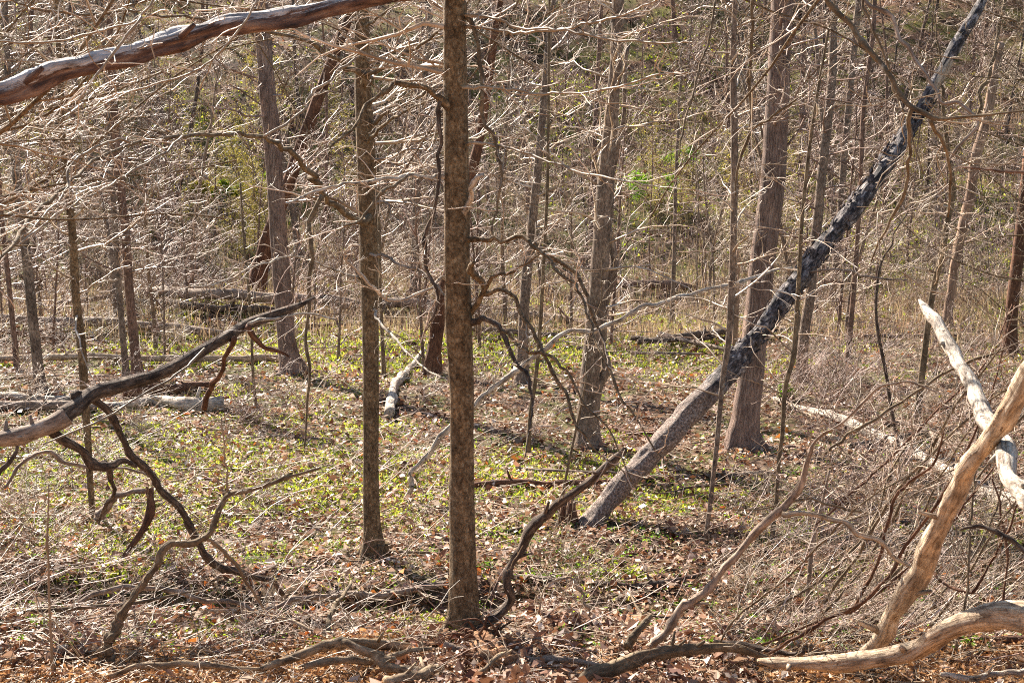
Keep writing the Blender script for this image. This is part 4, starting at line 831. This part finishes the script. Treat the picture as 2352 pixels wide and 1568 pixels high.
bush(597, 470, 44, 70, 1300, 'second vivid green bush touching the stout left trunk on the far slope')
bush(470, 470, 60, 50, 900, 'yellowish green bush left of the vivid green bush', 'bud')
bush(370, 465, 50, 36, 700, 'small pale green bush far left on the slope foot', 'bud')
bush(1490, 470, 90, 70, 650, 'bright green bush on the slope right of the twin stemmed tree', 'green')
bush(1560, 400, 80, 60, 600, 'dark green bush higher on the slope right of the twin stemmed tree', 'green')
bush(1812, 922, 40, 34, 500, 'small dark green plant by the thickest trunk at the tip of the yellowish log', 'green', .06)

# ------------------------------------------------------------------ right foreground brush: long arching stems
ARC = [
 [(1760, 1490, 7), (1900, 1425, 8), (2000, 1360, 8), (2100, 1235, 8), (2180, 1100, 7), (2260, 940, 5)],
 [(1850, 1450, 7), (1960, 1330, 8), (2050, 1200, 8), (2115, 1080, 7), (2200, 930, 6), (2300, 800, 4)],
 [(1890, 1380, 7), (1985, 1245, 8), (2060, 1125, 8), (2160, 1015, 7), (2270, 925, 5), (2352, 870, 4)],
 [(1700, 1500, 6), (1830, 1440, 6), (1960, 1385, 7), (2080, 1310, 7), (2200, 1190, 6), (2330, 1010, 4)],
 [(1780, 1390, 6), (1880, 1320, 6), (1960, 1260, 7), (2020, 1180, 6), (2040, 1100, 5), (2100, 1000, 4)],
 [(1899, 1046, 7), (1945, 1005, 8), (1990, 972, 8), (2074, 925, 7), (2189, 850, 7), (2300, 800, 5)],
 [(1960, 1400, 8), (2010, 1290, 8), (2040, 1200, 8), (2070, 1130, 8), (2140, 1060, 6), (2160, 980, 4)],
 [(1920, 1440, 8), (2050, 1330, 9), (2110, 1260, 9), (2170, 1210, 8), (2250, 1100, 6), (2340, 1020, 4)],
 [(2100, 1500, 6), (2180, 1380, 6), (2280, 1230, 6), (2352, 1120, 5), (2400, 1060, 4)],
 [(2150, 1320, 6), (2190, 1350, 7), (2230, 1352, 7), (2280, 1290, 6), (2320, 1200, 5), (2352, 1120, 3)],
 [(1640, 1500, 5), (1700, 1420, 5), (1800, 1340, 5), (1890, 1240, 5), (1990, 1150, 4), (2110, 1090, 3)],
 [(2030, 1480, 5), (2130, 1400, 5), (2240, 1280, 5), (2300, 1150, 5), (2310, 1000, 4), (2330, 880, 3)],
 [(1870, 1200, 5), (1960, 1130, 5), (2050, 1050, 6), (2150, 960, 5), (2260, 830, 4), (2330, 700, 3)],
 [(2200, 1500, 6), (2215, 1350, 6), (2225, 1200, 6), (2242, 1080, 5), (2250, 950, 4)],
 [(2130, 1560, 5), (2060, 1430, 6), (2080, 1260, 5), (2150, 1120, 5), (2230, 980, 4), (2352, 880, 3)],
 [(2300, 1420, 5), (2310, 1280, 6), (2290, 1130, 5), (2270, 1000, 5), (2290, 860, 4), (2330, 700, 3)],
 [(1990, 1180, 6), (1930, 1165, 6), (1850, 1150, 5), (1740, 1165, 4), (1650, 1170, 3)],
 [(2352, 950, 6), (2280, 1020, 6), (2180, 1090, 6), (2050, 1160, 5), (1940, 1200, 4)],
]
WORDS = ['the lowest curving brush stem starting near the mossy log', 'a long brush stem crossing behind the tan limb towards the white limb', 'a curved brush stem running just under the white limb',
 'the longest low brush stem from the bottom log to the right edge', 'a short bent brush stem behind the knotted pale branch', 'the highest brush stem crossing over the white limb', 'a thick brown brush stem left of the tan limb',
 'a doubled brown brush stem passing behind the middle of the tan limb', 'a brush stem right of the tan limb near the corner', 'a hooked brush stem dipping below the tan limb knot', 'a fine brush stem left of the knotted pale branch',
 'a fine upright brush stem right of the tan limb', 'a fine brush stem reaching up past the white limb tip', 'an upright brush stem just right of the tan limb', 'a looping brush stem crossing the foot of the tan limb',
 'a wavy upright brush stem near the right edge', 'a low brush stem pointing left over the leaves', 'a drooping brush stem crossing under the white and tan limb']
for i, pts in enumerate(ARC):
    a = 10.8 + (i * 37 % 10) * .28; p, r = T(pts, a, a + rn.uniform(-.9, .9), 6, .05)
    fallen('bent_shrub', WORDS[i].replace('brush stem', 'bent shrub'), 'olive' if i % 3 else 'redbark', p, r, 'shrub', 7, .08, (7, .6, .0042), 'twigbrown' if i % 2 else 'twig', S=[(5, .25, .03, 5, .55, .0032, .3), (3, .34, 0, 0, 0, .0022, .3)])
# brush tangles on the near floor
TG = [(6, .22, .06, 4.5, .5, .004, .3), (4, .30, .02, 4, .5, .003, .3), (3, .34, 0, 0, 0, .002, .3)]
tg = [tubes('stems', proto_shrub(rn, 8, 1.3, .007, TG, 1.6), 3, M[k], co_=False) for k in ('twigbrown', 'twig', 'twigbrown')]
spots = [(rn.uniform(480, 1030), rn.uniform(980, 1400)) for _ in range(14)] + [(rn.uniform(1650, 2340), rn.uniform(1130, 1500)) for _ in range(60)] + [(rn.uniform(0, 260), rn.uniform(1010, 1260)) for _ in range(12)] + [(rn.uniform(0, 470), rn.uniform(620, 800)) for _ in range(26)] + [(rn.uniform(0, 480), rn.uniform(1000, 1420)) for _ in range(16)] + [(rn.uniform(1200, 1420), rn.uniform(1180, 1460)) for _ in range(5)]
for px, py in spots:
    D = GD(px, py); q = P(px, py, D); rt = px > 1500
    s = rn.uniform(.5, 1.0) * (1.5 if py < 800 else 1) * (1.2 if py > 1400 else 1)
    o = link('brush_tangle', tg[rn.randrange(3)], None, (q[0], q[1], hz(q[0], q[1]) - .03)); o.rotation_euler = (0, 0, rn.uniform(0, 6.28)); o.scale = (s, s, s * .7)
    zr = 'left of the knotted pale branch' if px < 1740 else 'between the knotted branch and tan limb' if px < 1990 else 'around the tan limb' if px < 2200 else 'right of the tan limb'
    zr += (', farther back', ', near the bottom')[py > 1320]
    lb = ('leafless brush tangle ' + zr, 'leafless brush tangles at the lower right') if rt else ('leafless brush tangle ' + ('by the far logs on the left' if py < 830 else 'under the dark slanting limb' if py < 1270 else 'by the bent brown branch'), 'leafless brush tangles on the left') if px < 500 else ('small leafless brush tangle on the ground around the second near trunk', 'brush tangles around the second near trunk') if px < 1040 else ('small leafless brush tangle right of the nearest trunk', 'small brush tangles right of the nearest trunk')
    tagit(o, lb[0], 'brush', lb[1])

# ------------------------------------------------------------------ overhanging branches of trees outside the frame
OV = [(6, .30, .01, 5.0, .5, .0042, .4), (4, .40, .01, 5, .5, .0030, .3), (3, .45, 0, 0, 0, .0022, .2)]
ovp = []
for k in range(5):
    out = [[] for _ in range(4)]; S4 = [(9, .10, .012, 3.4, .36, .009, .6)] + OV
    grow(out, (0, 0, 0), (1, 0, .15), 3.6, .020, 0, S4, rn)
    ovp.append((tubes('stem', polys_of(out[0]), 6, M['beech'], rough=.05), tubes('twigs', polys_of([x for l in out[1:] for x in l]), 3, M['twig' if k % 2 else 'twigbrown'], co_=False)))
def overhang(px, py, D, ang, yaw, s, label, group):
    if 'top' in label: label = label.replace(' in from the top edge', '') + ' from the top edge ' + land((px - 1176) / F * D, D).replace('behind', 'near')
    else: label += (', level with the reddish log', ', below the reddish log', ' at mid height')[(py > 160) + (py > 380)] if 'left' in label else (', beside the leaning trunk top', ', above the white limb', ', level with the white limb')[(py > 220) + (py > 560)]
    q = P(px, py, D); o = thing('overhanging_branch', label, 'branch', tuple(q), group); k = rn.randrange(5)
    o.rotation_euler = (rn.uniform(-.5, .5), -ang, yaw); o.scale = (s, s, s); link('stem', ovp[k][0], o); link('twigs', ovp[k][1], o)
for k in range(20): overhang(-60 - rn.uniform(0, 300), rn.uniform(0, 620), rn.uniform(9.5, 22), rn.uniform(-.2, .5), rn.uniform(-.7, .7), rn.uniform(.6, 1.15), 'pale twiggy branch reaching in from the left edge', 'branches reaching in from the left')
for k in range(20): overhang(2400 + rn.uniform(0, 300), rn.uniform(0, 800), rn.uniform(22.5, 30), rn.uniform(-.2, .6), math.pi + rn.uniform(-.7, .7), rn.uniform(.6, 1.15), 'pale twiggy branch reaching in from the right edge', 'branches reaching in from the right')
for k in range(30): overhang(rn.uniform(0, 2352), -40 - rn.uniform(0, 200), rn.uniform(12, 26), rn.uniform(-1.3, -.3), rn.choice((0, math.pi)) + rn.uniform(-.8, .8), rn.uniform(.6, 1.1), 'pale twiggy branch hanging in from the top edge', 'branches hanging in from above')

# ------------------------------------------------------------------ ground cover
def sample(n, y0, y1, pw, wide=.40, pad=1.0):
    u = rg.random(n); y = (y0 ** (1 - pw) + u * (y1 ** (1 - pw) - y0 ** (1 - pw))) ** (1 / (1 - pw)) if pw != 1 else y0 * (y1 / y0) ** u
    x = rg.uniform(-1, 1, n) * (y * wide + pad); return x, y
def ncover(x, y, s, k): return wav(x, y, s, k) * .6 + wav(x + 3, y - 2, s * 2.7, (k + 2) % 9) * .4
def litter(name, n, y0, y1, pw, size, mt, lift=.02, tint=None, flat=.75, curl=.3, keep=None, aspect=.62, kind='leaf litter'):
    x, y = sample(n, y0, y1, pw)
    if keep is not None: k = keep(x, y); x, y = x[k], y[k]
    z = hgt(x, y) + rg.uniform(0, 1, len(x)) ** 2 * lift + .008
    c = np.stack([x, y, z], 1); tt = tint(x, y) if tint else None
    o = link(name, leaf_quads(name, c, rg, size(y), M[mt], flat=flat if name != 'leaf_litter' else .6, curl=curl, tint=tt, aspect=aspect)); tagit(o, kind='stuff')
    return o
o = litter('leaf_litter', 175000, 9.5, 44, 1.25, lambda y: .052 + .0012 * y, 'litter', .11, lambda x, y: np.clip(rg.beta(2.2, 2.0, len(x)) + .26 * ncover(x, y, .8, 4), 0, 1), keep=lambda x, y: (wav(x, y, 3.1, 8) + .6 * wav(x, y, 7.3, 3) + rg.normal(0, .35, len(x)) > -.75) & ((y > 11.6) | (rg.random(len(x)) < .07) | ((x > -.9) & (x < 1.9)) | ((x < -3.4) & (y > 10.9))))
o = litter('far_leaf_litter', 34000, 42, 115, 1.0, lambda y: .10 + .0011 * y, 'litter', .1, lambda x, y: np.clip(rg.beta(2.0, 2.3, len(x)), 0, 1))
o = litter('wood_chips', 30000, 9.6, 11.7, 0, lambda y: .06 + 0 * y, 'chips', .07, None, .5, .2, lambda x, y: ((x < -.9) & (x > -3.5)) | (x > 1.9) | ((x < -3.3) & (y < 10.9)), .42)
def blades(name, x, y, h, wd, mt, lean=.35, tint=None):
    n = len(x); z = hgt(x, y); a = rg.uniform(0, 6.28, n); la = rg.uniform(0, 6.28, n); ll = rg.uniform(.1, 1, n) * lean * h
    b0 = np.stack([x, y, z - .01], 1); s = np.stack([np.cos(a), np.sin(a), 0 * a], 1) * (wd * .5)[:, None]; l = np.stack([np.cos(la) * ll, np.sin(la) * ll, h], 1)
    v = np.stack([b0 - s, b0 + s, b0 + l * .55 * [.6, .6, 1] + s * .7, b0 + l * .55 * [.6, .6, 1] - s * .7, b0 + l], 1); i = np.arange(n)[:, None] * 5
    o = link(name, mesh(name, v.reshape(-1, 3), i + [0, 1, 2, 3], M[mt], False, {'tint': ('FLOAT', np.repeat(rg.random(n) if tint is None else tint, 5))}, T=i + [3, 2, 4])); return tagit(o, kind='stuff')
def gauss(x, y, cx, cy, sx, sy): return np.exp(-((x - cx) / sx) ** 2 - ((y - cy) / sy) ** 2)
def gmask(x, y):
    g = .45 * ncover(x, y, .55, 3) + .25 * wav(x, y, 2.1, 6)
    g += .9 * gauss(x, y, -4.5, 24, 5, 4.5) + .8 * gauss(x, y, -5, 41, 9, 6) + .7 * gauss(x, y, 1.5, 37, 6, 4) + .55 * gauss(x, y, -.5, 22.5, 5, 2.5) + .3 * gauss(x, y, 3, 20, 3, 2)
    g += .35 * wav(x, y, 1.3, 0); g -= .8 * gauss(x, y, 1.0, 28, 3.6, 4) + .4 * gauss(x, y, 6, 26, 3, 5); return g
x, y = sample(190000, 12.3, 52, 1.1); g = gmask(x, y); k = rg.random(len(x)) < np.clip((g - .14) * 2.0, 0.015, 1); x, y = x[k], y[k]
blades('grass', x, y, rg.uniform(.03, .095, len(x)) * (1 + (y > 34) * .5), rg.uniform(.016, .038, len(x)) * (1 + y / 45), 'grass', 1.1)
x, y = sample(90000, 44, 112, .8); g = ncover(x, y, .16, 2) + .8 * gauss(x, y, 4, 68, 9, 12) + .6 * gauss(x, y, 20, 66, 8, 10) + .5 * gauss(x, y, -12, 52, 8, 6); k = rg.random(len(x)) < np.clip(g - .15, 0.01, 1); x, y = x[k], y[k]
blades('slope_grass', x, y, rg.uniform(.05, .14, len(x)), rg.uniform(.08, .16, len(x)), 'grass', .9)
x, y = sample(95000, 40, 78, .4); k = rg.random(len(x)) < np.clip(.5 + .7 * ncover(x, y, .3, 5), .05, 1); x, y = x[k], y[k]
blades('dry_grass', x, y, rg.uniform(.2, .75, len(x)), rg.uniform(.012, .03, len(x)), 'straw', .5)
# low broad leaved seedlings near the camera
x, y = sample(2200, 11.2, 26, 1.0); k = rg.random(len(x)) < .5 + .5 * ncover(x, y, .7, 8); x, y = x[k], y[k]; c = []
for a, b_ in zip(x, y):
    m_ = rg.integers(4, 22); c.append(np.stack([a + rg.normal(0, .06, m_), b_ + rg.normal(0, .06, m_), float(hgt(a, b_)) + rg.uniform(.02, .10, m_)], 1))
o = link('seedlings', leaf_quads('seedlings', np.concatenate(c), rg, .045, M['green'], flat=.5, aspect=.45)); tagit(o, kind='stuff')
# fine dead twigs all over the floor
lst = []
x, y = sample(15000, 10.2, 48, 1.15)
for a, b_ in zip(x, y):
    L = rn.uniform(.08, .55) * (1 + b_ / 50); th = rn.uniform(0, 6.28); z = hz(a, b_) + .03; dz = rn.uniform(-.02, .09); r_ = rn.uniform(.002, .006) * (.7 + b_ / 30)
    ps = np.array([[a, b_, z], [a + math.cos(th) * L * .5 + rn.gauss(0, .03), b_ + math.sin(th) * L * .5 + rn.gauss(0, .03), z + dz * .6], [a + math.cos(th + .2) * L, b_ + math.sin(th + .2) * L, z + dz]]); lst.append((ps, np.array([r_, r_ * .8, r_ * .4])))
o = link('twig_litter', tubes('twig_litter', lst, 3, M['twigbrown'], co_=False)); tagit(o, kind='stuff')
lst = []; x, y = sample(9000, 10.8, 46, 1.15)
for a, b_ in zip(x, y):
    px = 1176 + a / b_ * F; dn = .07 + .20 * (px > 1600) * (b_ < 30) + .16 * (px < 480) + .12 * (b_ < 15) + .14 * float(wav(a, b_, .9, 5))
    if rn.random() > dn: continue
    L = rn.uniform(.5, 1.9) * (1 + b_ / 70); th = rn.uniform(-.5, 1.1) if px > 1500 else rn.uniform(0, 6.28); e = rn.uniform(.0, .75); r_ = rn.uniform(.0028, .0075) * (.6 + b_ / 26); z = hz(a, b_); q = (a, b_, z - .01); d_ = vn((math.cos(th), math.sin(th) * .8, e)); ps = [q]
    for j in range(6):
        d_ = vn((d_[0] + rn.gauss(0, .2), d_[1] + rn.gauss(0, .2), d_[2] - .16 * e + rn.gauss(0, .12))); q = vadd(q, d_, L / 6)
        if q[2] < hz(q[0], q[1]) + .01: q = (q[0], q[1], hz(q[0], q[1]) + .02)
        ps.append(q)
    lst.append((np.array(ps), np.linspace(r_, r_ * .35, 7)))
    if rn.random() < .8:
        k = rn.randrange(2, 5); o2 = [[] for _ in TG[1:]]; grow(o2, ps[k], vn((d_[0] + rn.gauss(0, .7), d_[1] + rn.gauss(0, .7), abs(rn.gauss(.3, .4)))), L * .4, r_ * .6, 0, TG[1:], rn); lst += polys_of([x_ for l in o2 for x_ in l])
h_ = len(lst) // 2
o = link('dead_brush', tubes('dead_brush', lst[:h_], 3, M['twigbrown'], co_=False)); tagit(o, kind='stuff')
o = link('pale_dead_brush', tubes('pale_dead_brush', lst[h_:], 3, M['twigpink'], co_=False)); tagit(o, kind='stuff')
# bigger countable sticks
stk = []
for k in range(4):
    q = [(0, 0, 0)]; d_ = (1, 0, 0)
    for j in range(6): d_ = vn((d_[0] + rn.gauss(0, .05), d_[1] + rn.gauss(0, .25), rn.gauss(0, .05))); q.append(vadd(q[-1], d_, .17))
    stk.append(tubes('stick', [cap(*smooth_poly(q, [.012, .012, .011, .010, .009, .007, .003], 3))], 6, M[('dead', 'olive', 'tan', 'charred')[k]], rough=.1))
sx_ = ('weathered grey', 'olive brown', 'pale tan', 'dark')
x, y = sample(230, 11.5, 36, 1.0)
for a, b_ in zip(x, y):
    k = rn.randrange(4); s = rn.uniform(.6, 2.0); o = link('stick', stk[k], None, (a, b_, hz(a, b_) + .035)); o.rotation_euler = (0, rn.uniform(-.1, .04), rn.uniform(0, 6.28)); o.scale = (s, s, s)
    tagit(o, sx_[k] + ' fallen stick lying on the leaf litter', 'stick', sx_[k] + ' sticks on the leaf litter')
# brush on the far slope floor: one tangled mass
lst = []; x, y = sample(8000, 44, 110, .6)
for a, b_ in zip(x, y):
    z = hz(a, b_); th = rn.uniform(0, 6.28); L = rn.uniform(.5, 2.2); e = rn.uniform(.5, 1.5); r_ = rn.uniform(.005, .012)
    dx, dy, dz = math.cos(th) * math.cos(e), math.sin(th) * math.cos(e), math.sin(e)
    lst.append((np.array([[a, b_, z - .05], [a + dx * L * .35, b_ + dy * L * .35, z + dz * L * .45], [a + dx * L * .8 + rn.gauss(0, .08), b_ + dy * L * .8, z + dz * L * .75], [a + dx * L * 1.1, b_ + dy * L * 1.1 + rn.gauss(0, .1), z + dz * L * .8]]), np.array([r_, r_ * .85, r_ * .6, r_ * .4])))
o = link('undergrowth', tubes('undergrowth', lst, 3, M['twigpink'], co_=False)); tagit(o, kind='stuff')
# one pink flower in the brush
Df = GD(1675, 1327); q = P(1675, 1322, Df); fo = thing('pink_flower', 'tiny bright pink flower in the leaves left of the knotted pale branch', 'flower', tuple(q))
pt_ = np.array([[0, 0, .03], [.012, 0, .04], [-.012, 0, .04], [0, .012, .04], [0, -.012, .04], [.008, .008, .05], [-.008, -.006, .05]])
part('petals', leaf_quads('petals', pt_, rg, .03, M['pinkflower'], aspect=.8), fo); part('stalk', tubes('stalk', [(np.array([[0, 0, -.06], [.004, 0, -.01], [0, 0, .04]]), np.array([.003, .002, .002]))], 4, M['green'], co_=False), fo)
